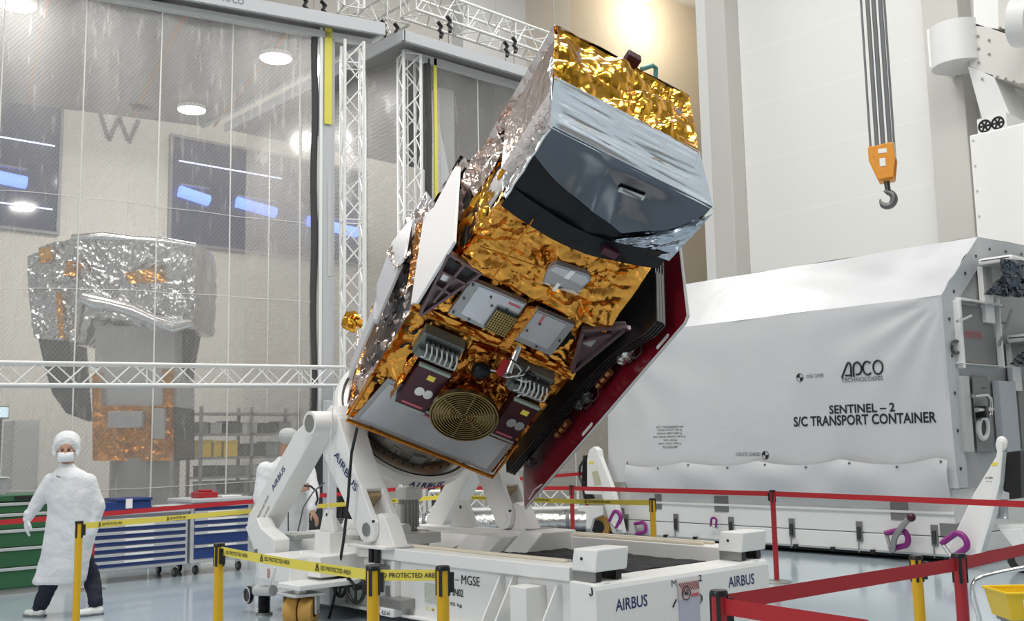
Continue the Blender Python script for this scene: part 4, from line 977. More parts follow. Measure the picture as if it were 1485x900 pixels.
ell = lambda cu, cv_, ru, rv_, t0, t1, n=18: [lp(cu + ru * math.cos(math.radians(t)), cv_ + rv_ * math.sin(math.radians(t))) for t in np.linspace(t0, t1, n)]
lg = strokes([[lp(0, -.02), lp(.12, .7), lp(.165, .95)] + ell(.19, .8, .05, .2, 110, 0, 8) + [lp(.24, .4), lp(.24, .0)], [lp(.09, .12), lp(.24, .12)],
              [lp(.30, .0), lp(.30, .6)] + ell(.395, .56, .095, .42, 170, -90, 16) + [lp(.35, .14)], ell(.63, .54, .105, .46, 45, 315, 20), ell(.88, .54, .115, .46, 0, 360, 26)], .012)
stick(lg.build('logo', INK, tc_))
for px in ((1158.5, 547), (1109, 659.5)):
    c = ony(px, YT); mk = MB()
    for q in (90, 270):
        mk.add([V((c.x, YT - .002, c.z))] + [V((c.x + .055 * math.cos(math.radians(q + t)), YT - .002, c.z + .055 * math.sin(math.radians(q + t)))) for t in np.linspace(0, 90, 7)], [(0, i + 1, i + 2) for i in range(6)])
    mk.tube([V((c.x + .055 * math.cos(t), YT - .002, c.z + .055 * math.sin(t))) for t in np.linspace(0, 2 * math.pi, 21)[:-1]], .003, 4, closed=True)
    stick(mk.build('gravity_mark', INK, tc_))
for k, (tx, x0, x1) in enumerate([('STC 794x350x350 mm', 950, 990), ('COVER WEIGHT 847 kg', 952, 988), ('WEIGHT EMPTY 8600 kg', 951, 988), ('MAX GROSS WEIGHT 10473 kg', 946, 993), ('SWL 350 kg', 961, 981), ('MAX LOAD 1500 kg', 954, 987), ('INCLUDING MPT', 960, 983)]):
    yy = 620.5 + k * 4.9; T(tx, (x0, yy), (x1, yy - .5), 3.4, GREYINK)

# ------------------------------------------------------------------ jacks and shackles at the container corners
def jp(px, y): return ony(px, y)
j1 = thing('lifting_jack', 'white lifting jack with yellow wheel at the left corner of the container', 'jack', V((jp((880, 770), 12.4).x, 12.4, 0)))
yy = 12.35
MB().prism([jp(p, yy) for p in ((851, 707), (851, 665), (854, 652), (861, 647), (867, 652), (869, 664), (888, 714), (902, 773), (888, 773), (872, 717), (848, 716), (846, 707))], (0, .12, 0)).build('leg_plate', WHITE, j1, bevel=.012)
MB().prism([jp(p, yy - .08) for p in ((864, 664), (870, 662), (888, 708), (900, 768), (890, 770), (874, 714))], (0, .08, 0)).build('leg_rib', WHITE2, j1, bevel=.008)
MB().prism([jp(p, yy - .004) for p in ((858, 684), (866, 682), (872, 702), (862, 704))], (0, .004, 0)).build('data_plate', mat('yellowed_plate', (.6, .58, .4), .5), j1)
MB().prism([jp(p, yy - .004) for p in ((854, 669), (860, 668), (861, 672), (854, 673))], (0, .004, 0)).build('warning_label', YELB, j1)
MB().prism([jp(p, yy + .1) for p in ((845, 660), (850, 660), (848, 705), (858, 723), (846, 723), (843, 704))], (0, .1, 0)).build('control_box', BLACK, j1, bevel=.01)
MB().tube([jp(p, yy + .05) for p in ((846, 668), (841, 676), (840, 690), (844, 700), (850, 700))], .02, 6).build('cable', BLACK, j1)
MB().prism([jp(p, yy - .02) for p in ((838, 733), (874, 733), (874, 746), (860, 752), (855, 770), (849, 768), (848, 752), (838, 745))], (0, .06, 0)).build('wheel_bracket', WHITE, j1, bevel=.008)
c = jp((869, 760), yy + .15); c.z = .2
ax = V((.5, -1, 0)).normalized()
MB().lathe([(.1, -.08), (.19, -.08), (.2, -.05), (.2, .05), (.19, .08), (.1, .08)], c, ax, 28).build('wheel', YELW, j1, smooth=40)
MB().cyl(c - ax * .085, c + ax * .085, .11, n=20).build('wheel_hub', BLACK, j1, smooth=40)
j2 = thing('lifting_jack', 'tall white lifting jack leg with black box at the right corner of the container', 'jack', V((jp((1410, 800), 12.2).x, 12.2, 0)))
yy = 12.2
MB().prism([jp(p, yy) for p in ((1372, 802), (1386, 770), (1412, 715), (1444, 662), (1448, 640), (1452, 637), (1455, 641), (1452, 690), (1440, 742), (1424, 800), (1420, 806))], (0, .1, 0)).build('leg_plate', WHITE, j2, bevel=.012)
MB().prism([jp(p, yy - .14) for p in ((1450, 660), (1454, 655), (1450, 700), (1438, 750), (1421, 806), (1413, 806), (1430, 748))], (0, .14, 0)).build('leg_rib', WHITE2, j2, bevel=.008)
MB().tube([jp((1453 + 4.5 * math.cos(t), 645 + 9 * math.sin(t)), yy + .05) for t in np.linspace(0, 6.28, 17)[:-1]], .035, 8, closed=True).build('lifting_eye', WHITE, j2, smooth=50)
MB().prism([jp(p, yy - .004) for p in ((1440, 670), (1447, 670), (1446, 675), (1438, 675))], (0, .004, 0)).build('warning_label', YELB, j2)
lettering('10 800', jp((1429, 694), yy), (1, 0, 0), (0, 0, 1), .085, .025, INK, j2); lettering('max. kg', jp((1430, 699), yy), (1, 0, 0), (0, 0, 1), .07, .018, GREYINK, j2)
MB().prism([jp(p, yy - .03) for p in ((1453, 656), (1479, 653), (1481, 722), (1463, 724), (1463, 714), (1455, 712))], (0, .3, 0)).build('control_box', BLACK, j2, bevel=.01)
kn = MB()
for k in range(6): kn.cyl(jp((1453.5, 661 + 8.5 * k), yy - .05), jp((1453.5, 661 + 8.5 * k), yy - .025), .014, n=8)
kn.build('indicator_lights', CREAM, j2)
MB().prism([jp(p, yy + .05) for p in ((1438, 760), (1490, 760), (1490, 766), (1438, 766))], (0, .35, 0)).build('arm_plate', WHITE, j2, bevel=.01)
MB().prism([jp(p, yy + .02) for p in ((1448, 766), (1484, 766), (1490, 800), (1474, 800))], (0, .08, 0)).build('wheel_bracket', WHITE, j2, bevel=.01)
c = jp((1482, 800), yy + .15); c.z = .16
MB().lathe([(.08, -.06), (.15, -.06), (.16, -.04), (.16, .04), (.15, .06), (.08, .06)], c, (.3, -1, 0), 26).build('wheel', BLACK, j2, smooth=40)
MB().cyl(c - V((0, .07, 0)), c + V((0, .07, 0)), .08, n=16).build('wheel_hub', GREY, j2, smooth=40)
f = MB(); foil(f, jp((1440, 722), yy + .1), jp((1462, 724), yy + .1), jp((1462, 752), yy + .1), jp((1440, 752), yy + .1), 5, 5, .04, 44, out=(0, -1, 0)); f.build('plastic_wrap', mat('clear_film', (.7, .72, .74), .15, .6), j2)
SH = [((893, 752), 12.28, 55, .1, 'purple shackle hanging on the left container jack leg'), ((929, 765), 12.58, 10, .09, 'purple shackle on the container base beside the far yellow post'),
      ((1035, 757), 12.58, 80, .055, 'small grey and purple shackle on the middle of the container base'), ((1302, 781), 12.5, 15, .115, 'purple shackle with metal turnbuckle on the container base right of centre'), ((1386, 789), 12.06, 35, .115, 'purple shackle tilted at the foot of the right container jack')]
for px, y, ang, s, lb in SH:
    s *= 1.15
    c = ony(px, y); t = thing('shackle', lb, 'shackle', c, group='shackles on the transport container')
    a = math.radians(ang); u_ = V((math.cos(a), 0, math.sin(a))); v_ = V((-math.sin(a), 0, math.cos(a)))
    pts = [c - u_ * s * 1.05 + v_ * s * .75, c + u_ * s * .5 + v_ * s * .75] + [c + u_ * (s * .5 + s * .55 * math.sin(t_)) + v_ * s * .75 * math.cos(t_) for t_ in np.linspace(.2, 2.94, 9)] + [c + u_ * s * .5 - v_ * s * .75, c - u_ * s * 1.05 - v_ * s * .75]
    MB().tube(pts, s * .28, 10).build('bow', PURPLE, t, smooth=60)
    MB().cyl(c - u_ * s * 1.0 + v_ * s * 1.0, c - u_ * s * 1.0 - v_ * s * 1.0, s * .2, n=12).build('pin', STEEL, t, smooth=40)
    MB().cyl(c - u_ * s * 1.0 - v_ * s * .95, c - u_ * s * 1.0 - v_ * s * 1.15, s * .3, n=6).build('nut', GREY, t)
    if s > .125 and y > 12.4:
        MB().tube([c + V((-.05, -.06, -.15)), c + V((0, -.08, .02)), c + V((.1, -.07, .16)), c + V((.2, -.05, .27))], .04, 8).build('turnbuckle', GREY, t, smooth=60)
        MB().ball(c + V((.23, -.06, .28)), .055, 12, 8).build('turnbuckle_end', MAROONM, t, smooth=60)
# ------------------------------------------------------------------ tilting trolley
NY, FYR = 5.45, 7.42                                  # near and far beam
tt = thing('tilting_trolley', 'white steel tilting trolley with blue maker lettering carrying the gold satellite', 'trolley', (-7.5, 6.45, 0))
def B(lo, hi, nm, m=WHITE, par=tt, bev=.008): return MB().box(lo, hi).build(nm, m, par, bevel=bev)
XA, XB = -9.85, -5.2
B((XA, NY + .05, .10), (XB - .02, NY + .12, .57), 'side_web'); B((XA, FYR - .12, .10), (XB - .02, FYR - .05, .57), 'side_web')
B((XA, NY - .02, .08), (XB - .02, NY + .16, .105), 'lower_flange')
B((XA, NY - .02, .555), (XB - .3, NY + .24, .66), 'rail'); B((XA, FYR - .2, .50), (XB - .3, FYR + .08, .66), 'rail')
B((XA, FYR - .16, .34), (XB - .3, FYR - .1, .50), 'rail_skirt')
B((-7.65, NY + .15, .66), (XB - .52, NY + .19, .685), 'edge_strip', CREAM); B((-7.65, NY + .21, .66), (XB - .52, NY + .235, .68), 'edge_strip', mat('rail_grey', (.5, .53, .54), .3, .4))
B((-7.9, FYR - .16, .66), (XB - .52, FYR - .12, .685), 'edge_strip', CREAM); B((-8, FYR - .02, .66), (XB - .52, FYR + .03, .685), 'edge_strip', CREAM)
B((XA + .1, NY + .12, .22), (XB - .2, FYR - .12, .26), 'deck', WHITE2)
mm = MB(); rnd = random.Random(2)
mm.grid(lambda u, v: V((-7.45 + 1.85 * u, 6.2 + .95 * v, .52 + .03 * noise.noise(V((u * 9, v * 5, 0))))), 24, 10); mm.build('foam_mat', RUBBER, tt, solid=.06)
mm = MB(); mm.grid(lambda u, v: V((-9.1 + .3 * u, 6.3 + .75 * v, .55 + .03 * noise.noise(V((u * 9, v * 5, 7))))), 10, 10); mm.build('foam_mat', RUBBER, tt, solid=.06)
# end beam with rounded top
eb = MB(); prf = [(XB - .26, .08), (XB, .08), (XB, .52), (XB - .012, .548), (XB - .04, .565), (XB - .26, .57)]
eb.prism([V((x, NY - .06, z)) for x, z in prf], (0, FYR + .06 - NY + .06, 0)); eb.build('end_beam', WHITE, tt, bevel=.01)
B((XA - .02, NY, .08), (XA + .2, FYR, .56), 'end_beam')
for y0 in (NY - .03, FYR - .27):
    x0, x1 = XB - .27, XB - .01
    bk = MB().prism([V((x0, y0 + .0, .64)), V((x1 - .02, y0, .64)), V((x1 - .01, y0 + .02, .80)), V((x0 + .03, y0 + .0, .80))], (0, .34, 0)).build('corner_block', WHITE, tt, bevel=.012)
    for yy in (y0 + .04, y0 + .25): B((x0 + .04, yy, .57), (x1 - .05, yy + .06, .645), 'block_spacer', BLACK, bk, 0)
    B((x0 + .01, y0 + .01, .57), (x1 - .04, y0 + .03, .645), 'spacer_plate', GREY, bk, 0)
    MB().cyl((x0 + .11, y0 - .004, .73), (x0 + .11, y0 + .01, .73), .012, n=10).build('bolt_hole', BLACK, bk)
# cross box between the rails
cb = MB().prism([V((-8.75, y, z)) for y, z in ((6.3, .26), (7.3, .26), (7.3, .68), (6.62, .68), (6.3, .47))], (1.15, 0, 0)).build('cross_box', WHITE, tt, bevel=.012)
MB().prism([V((-7.58, y, z)) for y, z in ((6.62, .26), (7.3, .26), (7.3, .72), (6.85, .72), (6.62, .55))], (.3, 0, 0)).build('cross_box_cheek', WHITE, tt, bevel=.012)
MB().cyl((-8.1, 6.60, .6), (-8.1, 6.42, .55), .02, n=10).build('box_bolt', GREYPAINT if False else GRYPAINT, cb)
# outside of the near beam: gussets, posts, tow eye
def webp(px, y): return ony(px, y)
for pa, pb in (((724, 834), (676, 905)), ((742, 836), (694, 908)), ((806, 848), (780, 912))):
    a, b = webp(pa, NY + .0), webp(pb, NY - .28)
    b.z = max(.08, b.z)
    MB().prism([V((a.x, NY + .06, a.z)), V((a.x, NY - .0, a.z)), V((a.x, NY - .25, .12)), V((a.x, NY + .06, .12))], (.016, 0, 0)).build('gusset', WHITE, tt, bevel=.003)
B((-6.0, NY - .16, .1), (-5.82, NY + .05, .50), 'stiffener'); B((-7.75, NY - .02, .1), (-7.7, NY + .05, .55), 'stiffener')
c = webp((841, 872), NY - .1)
MB().lathe([(.025, -.09), (.07, -.09), (.075, -.07), (.075, .0), (.025, .0), (.025, -.09)], (c.x, NY - .02, c.z), (.55, -1, 0), 24).build('tow_eye', WHITE, tt, smooth=40)
B((c.x - .14, NY + .0, c.z - .07), (c.x - .04, NY + .04, c.z + .05), 'web_opening', BLACK)
B((c.x + .04, NY - .062, c.z + .03), (c.x + .12, NY - .06, c.z + .11), 'hook_label', WHITE2)
MB().tube([V((c.x + .085, NY - .066, c.z + .1)), V((c.x + .09, NY - .066, c.z + .075)), V((c.x + .09, NY - .066, c.z + .055)), V((c.x + .075, NY - .066, c.z + .045)), V((c.x + .062, NY - .066, c.z + .055))], .006, 6).build('hook_symbol', INK, tt)
# control plates low on the web
p = webp((580, 875), NY); B((p.x - .2, NY - .10, p.z - .03), (p.x + .16, NY + .05, p.z + .055), 'switch_cover', GREY)
B((p.x - .14, NY - .12, p.z - .10), (p.x + .06, NY + .05, p.z - .03), 'switch_box', WHITE2); lettering('EZ-01', (p.x - .1, NY - .121, p.z - .085), (1, 0, 0), (0, 0, 1), .12, .03, INK, tt)
B((p.x - .27, NY + .03, p.z + .0), (p.x - .22, NY + .052, p.z + .13), 'socket', GREY)
for dx in (-.035, .05):
    q = webp((549, 800), NY); MB().cyl((q.x + dx, NY - .05, q.z - .09), (q.x + dx, NY - .05, q.z + .05), .03, n=14).build('shock_mount', BLACK, tt, smooth=40)
q = webp((549, 812), NY); B((q.x - .11, NY - .08, q.z - .14), (q.x + .11, NY + .05, q.z - .04), 'mount_bracket', GREY)
# lettering on the web and end beam
yw = NY + .047
def WT(txt, p0, p1, h, m=INK, **k):
    a, b = ony(p0, yw), ony(p1, yw); lettering(txt, (a.x, yw - .002, a.z), (1, 0, 0), (0, 0, 1), b.x - a.x, h, m, tt, **k)
WT('SENTINEL-2 \u2013 MGSE', (604, 837.5), (696, 850), .075, bold=.0); WT('SN02', (656, 863), (672, 866), .06); WT('3195 kg', (646, 877.5), (670, 881), .035)
WT('TC 1M', (617, 884), (630, 886), .03, YELB)
a, b = ony((616, 845), yw), ony((637, 876), yw); MB().box((a.x, yw - .004, b.z), (b.x, yw, a.z)).build('paper_label', mat('pale_label', (.55, .58, .5), .6, var=(40, .3)), tt)
ex_ = XB + .001
def ET(txt, p0, p1, h, m=NAVY, **k):
    a, b = onx(p0, ex_), onx(p1, ex_); zz = (a.z + b.z) / 2
    lettering(txt, (ex_, a.y, a.z), (0, b.y - a.y, b.z - a.z), (0, 0, 1), math.hypot(b.y - a.y, b.z - a.z), h, m, tt, **k)
ET('AIRBUS', (893, 886.5), (939, 878), .085); ET('AIRBUS', (1056.5, 852), (1094, 846), .085)
ET('M', (974, 851), (981, 850), .05, INK, bold=0); ET('2', (1013, 843), (1018, 842), .05, INK)
MB().tube([onx(pp, ex_ + .004) for pp in ((976, 880), (978, 875), (981, 869))], .006, 6).build('handwritten_mark', INK, tt)
MB().tube([onx(pp, ex_ + .006) for pp in ((1014, 861), (1018, 864), (1018, 870), (1016, 873))], .006, 6).build('cable_loop', DARKST, tt)
# document sleeve with striped tag
doc = thing('document_sleeve', 'clear document sleeve with red striped tag taped on the trolley end', 'document', onx((998, 900), ex_))
a, b = onx((984, 869), ex_), onx((1013, 863), ex_); z0 = .12
MB().box((ex_ + .002, a.y, z0), (ex_ + .008, b.y, (a.z + b.z) / 2)).build('paper', mat('blue_white_paper', (.50, .52, .60), .4), doc)
t0, t1_, t2_ = onx((982, 845), ex_), onx((1012, 839), ex_), onx((983, 868), ex_)
tg = MB().box((ex_ + .006, t0.y, t2_.z - .01), (ex_ + .010, t1_.y, t0.z)).build('tag', mat('pale_pink_card', (.66, .52, .52), .6), doc)
nst = 12
for k in range(nst):
    y0 = t0.y + (t1_.y - t0.y) * (k + .1) / nst; wz = (t0.z - t2_.z) * .55
    y1 = min(t1_.y, y0 + .05)
    MB().prism([V((ex_ + .0105, y0, t0.z - .004)), V((ex_ + .0105, min(t1_.y, y0 + .010), t0.z - .004)), V((ex_ + .0105, min(t1_.y, y1 + .010), t0.z - wz)), V((ex_ + .0105, y1, t0.z - wz))], (.0008, 0, 0)).build('tag_stripe', PINK if False else mat('dark_red_ink', (.28, .02, .03), .5), tg)
c = V((ex_ + .012, t0.y + .09, t2_.z + .035)); MB().tube([c + V((0, .05 * math.cos(t), .05 * math.sin(t))) for t in np.linspace(0, 6.28, 21)[:-1]], .004, 6, closed=True).build('tag_circle', MAROONM, tg)
lettering('FME', c + V((0, -.035, -.018)), (0, 1, 0), (0, 0, 1), .07, .035, INK, tg)
MB().box((ex_ + .011, c.y + .06, t2_.z + .0), (ex_ + .012, t1_.y - .01, t2_.z + .025)).build('tag_text_bar', PINK, tg)

# ---- tilting frame: arms, ring, struts, lugs
PN, PF = V((-8.82, NY - .12, 1.80)), V((-8.82, FYR + .05, 1.80))
PS, PSF = V((-8.60, NY - .12, 1.79)), V((-8.66, FYR + .05, 1.80))
LN, LF = V((-8.02, NY + .05, .816)), V((-8.24, FYR - .02, .80))
def armfn(p, l, y0, y1, nm):
    d = (l - p); d.y = 0; L = d.length; d.normalize(); n = V((-d.z, 0, d.x))
    # plate outline in the x-z plane (s along arm, t across)
    def q(s, t, y): r = V((p.x, 0, p.z)) + d * s + n * t; return V((r.x, y, r.z))
    pl_ = [(-.06, -.17), (-.02, .24), (.18, .27), (L * .45, .19), (L * .82, .155)]
    pr = pl_ + [(L + .02, .13), (L + .10, .06), (L + .12, 0), (L + .10, -.06), (L + .02, -.13), (L * .8, -.135), (L * .35, -.16)]
    body = [(-.06, -.17), (-.02, .24), (.18, .27), (L * .45, .19), (L * .74, .16), (L * .74, -.14), (L * .35, -.16)]
    a = MB().prism([q(s, t, y0) for s, t in body], (0, y1 - y0, 0)).build(nm, WHITE, tt, bevel=.012)
    for yy in (y0 - .002, y1 - .055): MB().prism([q(s, t, yy) for s, t in [(L * .70, .162), (L + .02, .13), (L + .10, .06), (L + .12, 0), (L + .10, -.06), (L + .02, -.13), (L * .70, -.142)]], (0, .057, 0)).build('arm_cheek', WHITE, a, bevel=.006)
    MB().prism([q(s, t, y0 + .06) for s, t in [(L * .72, .12), (L * .78, .12), (L * .78, -.1), (L * .72, -.1)]], (0, y1 - y0 - .12, 0)).build('arm_inner', mat('warm_primer', (.42, .30, .18), .6), a)
    return a, q, d, n, L
aN, qN, dN, nN, LNl = armfn(PN, LN, NY - .09, NY + .19, 'near_arm'); aN.name = 'arm'
aF, qF, dF, nF, LFl = armfn(PF, LF, FYR - .22, FYR + .06, 'arm')
a, b = ony((487, 657), NY - .1), ony((514.5, 704), NY - .1); dd = b - a
lettering('AIRBUS', a + V((0, 0, 0)) + V((-.035, -.004, -.02)), dd, V((-dd.z, 0, dd.x)), dd.length + .06, .075, NAVY, tt)
for l, yy0, yy1, sgn in ((LN, NY - .09, NY + .19, -1), (LF, FYR - .22, FYR + .06, -1)):
    MB().cyl((l.x, yy0 - .012, l.z), (l.x, yy1 + .012, l.z), .062, n=28).build('lug_pin', mat('machined_face', (.36, .36, .35), .35, .7) if yy0 < 6 else WHITE2, tt, smooth=40)
    MB().cyl((l.x + .10, yy0 - .005, l.z + .075), (l.x + .10, yy0 + .01, l.z + .075), .014, n=10).build('lock_hole', BLACK, tt)
    lug = MB().prism([V((l.x + x, yy0 + .06, z)) for x, z in ((-.16, .672), (.34, .672), (.27, .80), (.19, .93), (.12, .96), (-.02, .93), (-.12, .82))], (0, yy1 - yy0 - .12, 0)).build('lug', WHITE, tt, bevel=.01)
    MB().box((l.x - .26, yy0 - .04, .655), (l.x + .34, yy1 + .05, .678)).build('lug_plate', WHITE, lug, bevel=.004)
B((-7.9, NY + .0, .60), (-7.62, NY + .22, .662), 'grey_shim', GREY, tt, 0); B((-7.95, FYR - .18, .66), (-7.6, FYR + .1, .70), 'grey_shim', GREY, tt, 0)
# pivot bosses and struts
for P, sgn in ((PS, -1), (PSF, 1)):
    y0, y1 = (P.y - .215, P.y + .16) if sgn < 0 else (P.y - .14, P.y + .16)
    bs = MB().cyl((P.x - .02, y0, P.z), (P.x - .02, y1, P.z), .115, n=32).build('pivot_boss', WHITE, tt, smooth=40)
    MB().cyl((P.x - .02, y0 - .004, P.z), (P.x - .02, y0 + .01, P.z), .085, n=28).build('pivot_pin', mat('machined_face', (.36, .36, .35), .35, .7), bs)
SN = V((-9.84, NY - .27, .72))
def strut(P, S, y, nm, let):
    d = V((S.x - P.x, 0, S.z - P.z)); L = d.length; d.normalize(); n = V((d.z, 0, -d.x))
    q = lambda s, t: V((P.x + d.x * s + n.x * t, y, P.z + d.z * s + n.z * t))
    o = MB().prism([q(s, t) for s, t in ((-.02, -.09), (.14, -.095), (.3, -.10), (L - .12, -.12), (L + .02, -.1), (L, .1), (L - .1, .15), (.3, .16), (.12, .11), (-.05, .08))], (0, .22, 0)).build(nm, WHITE, tt, bevel=.012)
    return o, q, d, n, L
so, qs, ds, ns, Ls = strut(V((PS.x - .02, 0, PS.z)), SN, NY - .30, 'strut', True)
strut(V((PSF.x - .02, 0, PSF.z)), V((SN.x + .0, 0, SN.z - .16)), FYR + .02, 'strut', False)
ysf = NY - .303
a, b = ony((396, 712), ysf), ony((413, 682), ysf); dd = b - a; lettering('AIRBUS', a, dd, V((-dd.z, 0, dd.x)), dd.length * 1.05, .055, NAVY, tt)
a, b = ony((372, 758), ysf), ony((390, 720), ysf); dd = b - a; lettering('DEFENCE AND SPACE', a, dd, V((-dd.z, 0, dd.x)), dd.length, .03, GREYINK, tt)
a, b = ony((379, 760), ysf), ony((391, 735), ysf); dd = b - a; lettering('MGSE SN02', a, dd, V((-dd.z, 0, dd.x)), dd.length, .025, GREYINK, tt)
yo = NY - .42
MB().prism([ony(p, yo) for p in ((355, 764), (372, 750), (378, 765), (398, 782), (396, 832), (374, 834), (372, 806))], (0, .17, 0)).build('outrigger_bracket', WHITE, tt, bevel=.012)
MB().cyl(ony((372, 800), yo - .01), ony((372, 800), yo + .02), .03, n=12).build('bracket_bolt', mat('worn_olive_steel', (.25, .23, .18), .5, .5), tt)
b0, b1 = ony((376, 800), NY - .6), ony((430, 848), NY - .6)
B((b0.x, NY - .6, b1.z - .0), (b1.x - .12, NY + .05, b0.z - .02), 'outrigger_box'); B((b1.x - .12, NY - .42, b1.z + .05), (b1.x + .1, NY + .05, b0.z - .01), 'outrigger_box')
c_ = ony((387, 838), NY - .607); lettering('8', (c_.x, NY - .606, c_.z), (1, 0, 0), (0, 0, 1), .05, .09, mat('faded_red_ink', (.55, .25, .22), .6), tt)
for p0, p1 in (((438, 800), (404, 852)), ((446, 804), (414, 852))): MB().bar(ony(p0, NY - .28), ony(p1, NY - .6), .03, .016).build('diagonal_brace', WHITE, tt)
MB().cyl(ony((398, 822), NY - .62), ony((391, 850), NY - .62), .008, n=6).build('tie_rod', WHITE, tt)
# machine box on the outrigger, control head
k0, k1 = ony((392, 772), NY - .1), ony((428, 784), NY - .1)
B((k0.x, NY - .1, k1.z), (k1.x, NY + .2, k0.z), 'valve_block', PALEGREY); MB().cyl(ony((425, 772), NY), ony((425, 784), NY), .035, n=14).build('valve_cap', WHITE2, tt, smooth=40)
MB().cyl(ony((418, 720), NY + .3), ony((418, 775), NY + .3), .007, n=6).build('whip_cable', BLACK, tt)
# lifting lug post on the near side
px0, px1 = ony((456, 800), NY - .15), ony((478, 800), NY - .15)
B((px0.x, NY - .15, .10), (px1.x, NY + .04, .765), 'lifting_post')
cx0 = (px0.x + px1.x) / 2
lt_ = MB().prism([V((cx0 + x, NY - .1, z)) for x, z in ((-.13, .765), (.13, .765), (.085, .93), (.05, .97), (-.03, .97), (-.07, .93))], (0, .05, 0)).build('lifting_lug', WHITE, tt, bevel=.006)
MB().cyl((cx0, NY - .102, .925), (cx0, NY - .045, .925), .016, n=12).build('lug_hole', BLACK, tt)
for dx in (-.07, .09): MB().prism([V((cx0 + dx, NY - .1, .765)), V((cx0 + dx, NY + .04, .765)), V((cx0 + dx * .7, NY - .06, .93))], (.012, 0, 0)).build('lug_rib', WHITE, tt)
fl_ = V((-9.1, FYR - .05, .66))
MB().prism([V((fl_.x + x, FYR - .1, z)) for x, z in ((-.19, .66), (.24, .66), (.1, .90), (.05, .96), (-.04, .96), (-.09, .90))], (0, .07, 0)).build('lifting_lug', WHITE, tt, bevel=.006)
MB().cyl((fl_.x, FYR - .103, .88), (fl_.x, FYR - .02, .88), .02, n=12).build('lug_hole', BLACK, tt)
# hand wheels
for px, r in (((493, 848), .10), ((516, 851), .135)):
    c = ony(px, NY - .14 if r < .12 else NY - .2)
    w = MB().tube([c + V((r * math.cos(t), 0, r * math.sin(t))) for t in np.linspace(0, 2 * math.pi, 29)[:-1]], .018, 8, closed=True).build('hand_wheel', BLACK, tt, smooth=60)
    sp2 = MB()
    for k in range(3): sp2.bar(c, c + V((r * math.cos(k * 2.09 + .5), 0, r * math.sin(k * 2.09 + .5))), .024, .012, up=(0, 1, 0))
    sp2.cyl(c - V((0, .02, 0)), V((c.x, NY + .06, c.z)), .03, n=14); sp2.build('wheel_spokes', BLACK, w)
c = ony((362, 862), NY - .55); w = MB().lathe([(0, -.02), (.07, -.02), (.085, 0), (.085, .02), (.07, .035), (0, .03)], c, (-.2, -1, 0), 26).build('hand_wheel', BLACK, tt, smooth=40)
MB().tube([c + V((.07 * math.cos(t), -.035, .07 * math.sin(t))) for t in np.linspace(0, 2 * math.pi, 23)[:-1]], .008, 6, closed=True).build('wheel_ring', PALEGREY, w)
c0_, c1_ = ony((372, 856), NY - .55), ony((396, 856), NY - .55); MB().cyl(c0_, c1_, .05, n=18).build('screw_housing', PALEGREY, tt, smooth=40)
# jack pad, caster
c = ony((383, 888), NY - .5); MB().tube([V((c.x, c.y, z)) for z in np.linspace(.02, .19, 16)], [.05 if i % 2 else .062 for i in range(16)], 16).build('levelling_bellows', BLACK, tt)
MB().cyl((c.x, c.y, 0), (c.x, c.y, .02), .08, n=20).build('levelling_pad', GREY, tt)
cc = V((-8.32, 4.86, 0)); r = .125
for dy in (-.0,):
    ax = V((.75, .66, 0)).normalized()
    c = V((cc.x, cc.y, r))
    cs = MB().box((cc.x - .17, cc.y - .15, .265), (cc.x + .16, cc.y + .15, .285)).build('caster_plate', PALEGREY, tt, bevel=.004)
    for s_ in (-.068, .068):
        MB().lathe([(r * .4, -.06), (r * .93, -.06), (r, -.045), (r, .045), (r * .93, .06), (r * .4, .06)], c + ax * s_, ax, 28).build('caster_wheel', YELW, cs, smooth=40)
    for s_ in (-.15, .15): MB().bar(c + ax * s_ + V((0, 0, -.02)), c + ax * s_ + V((0, 0, .145)), .10, .014, up=tuple(ax)).build('caster_cheek', PALEGREY, cs)
    MB().cyl(c - ax * .16, c + ax * .16, .02, n=10).build('axle', GREY, cs)
    MB().cyl((cc.x, cc.y, .285), (cc.x, cc.y, .33), .07, n=18).build('swivel', STEEL, cs, smooth=40)
B((cc.x - .2, cc.y - .12, .325), (cc.x + .18, NY + .05, .37), 'caster_arm')
for xx, yy in ((-5.6, NY + .02), (-5.6, FYR - .05), (-9.4, FYR - .05)):
    c = V((xx, yy, .1 if False else .125)); 
    MB().lathe([(.02, -.05), (.09, -.05), (.1, -.03), (.1, .03), (.09, .05), (.02, .05)], (xx, yy + .1, .1), (0, 1, 0), 22).build('caster_wheel', YELW, tt, smooth=40)
# deck equipment: covers left, motor with gearbox
B((-9.75, NY + .3, .50), (-8.75, NY + .9, .70), 'deck_cover', WHITE2); B((-9.2, 5.9, .62), (-8.2, 6.35, .72), 'deck_cover', WHITE2)
MB().cyl((-9.6, 6.0, .76), (-8.3, 6.0, .76), .06, n=18).build('hydraulic_pipe', WHITE2, tt, smooth=40)
m = V((-8.67, 6.3, .72))
mo = MB().cyl(m + V((0, 0, .0)), m + V((0, 0, .3)), .085, n=28)
for k in range(18):
    a = k * 2 * math.pi / 18; mo.bar(m + V((math.cos(a) * .09, math.sin(a) * .09, .03)), m + V((math.cos(a) * .09, math.sin(a) * .09, .3)), .008, .03, up=(math.cos(a), math.sin(a), 0))
mo = mo.build('motor', PALEGREY, tt)
MB().box((m.x - .1, m.y - .1, m.z + .30), (m.x + .1, m.y + .1, m.z + .43)).build('motor_hood', WHITE2, mo, bevel=.02)
MB().box((m.x - .06, m.y - .135, m.z + .08), (m.x + .05, m.y - .09, m.z + .26)).build('terminal_box', WHITE2, mo, bevel=.008)
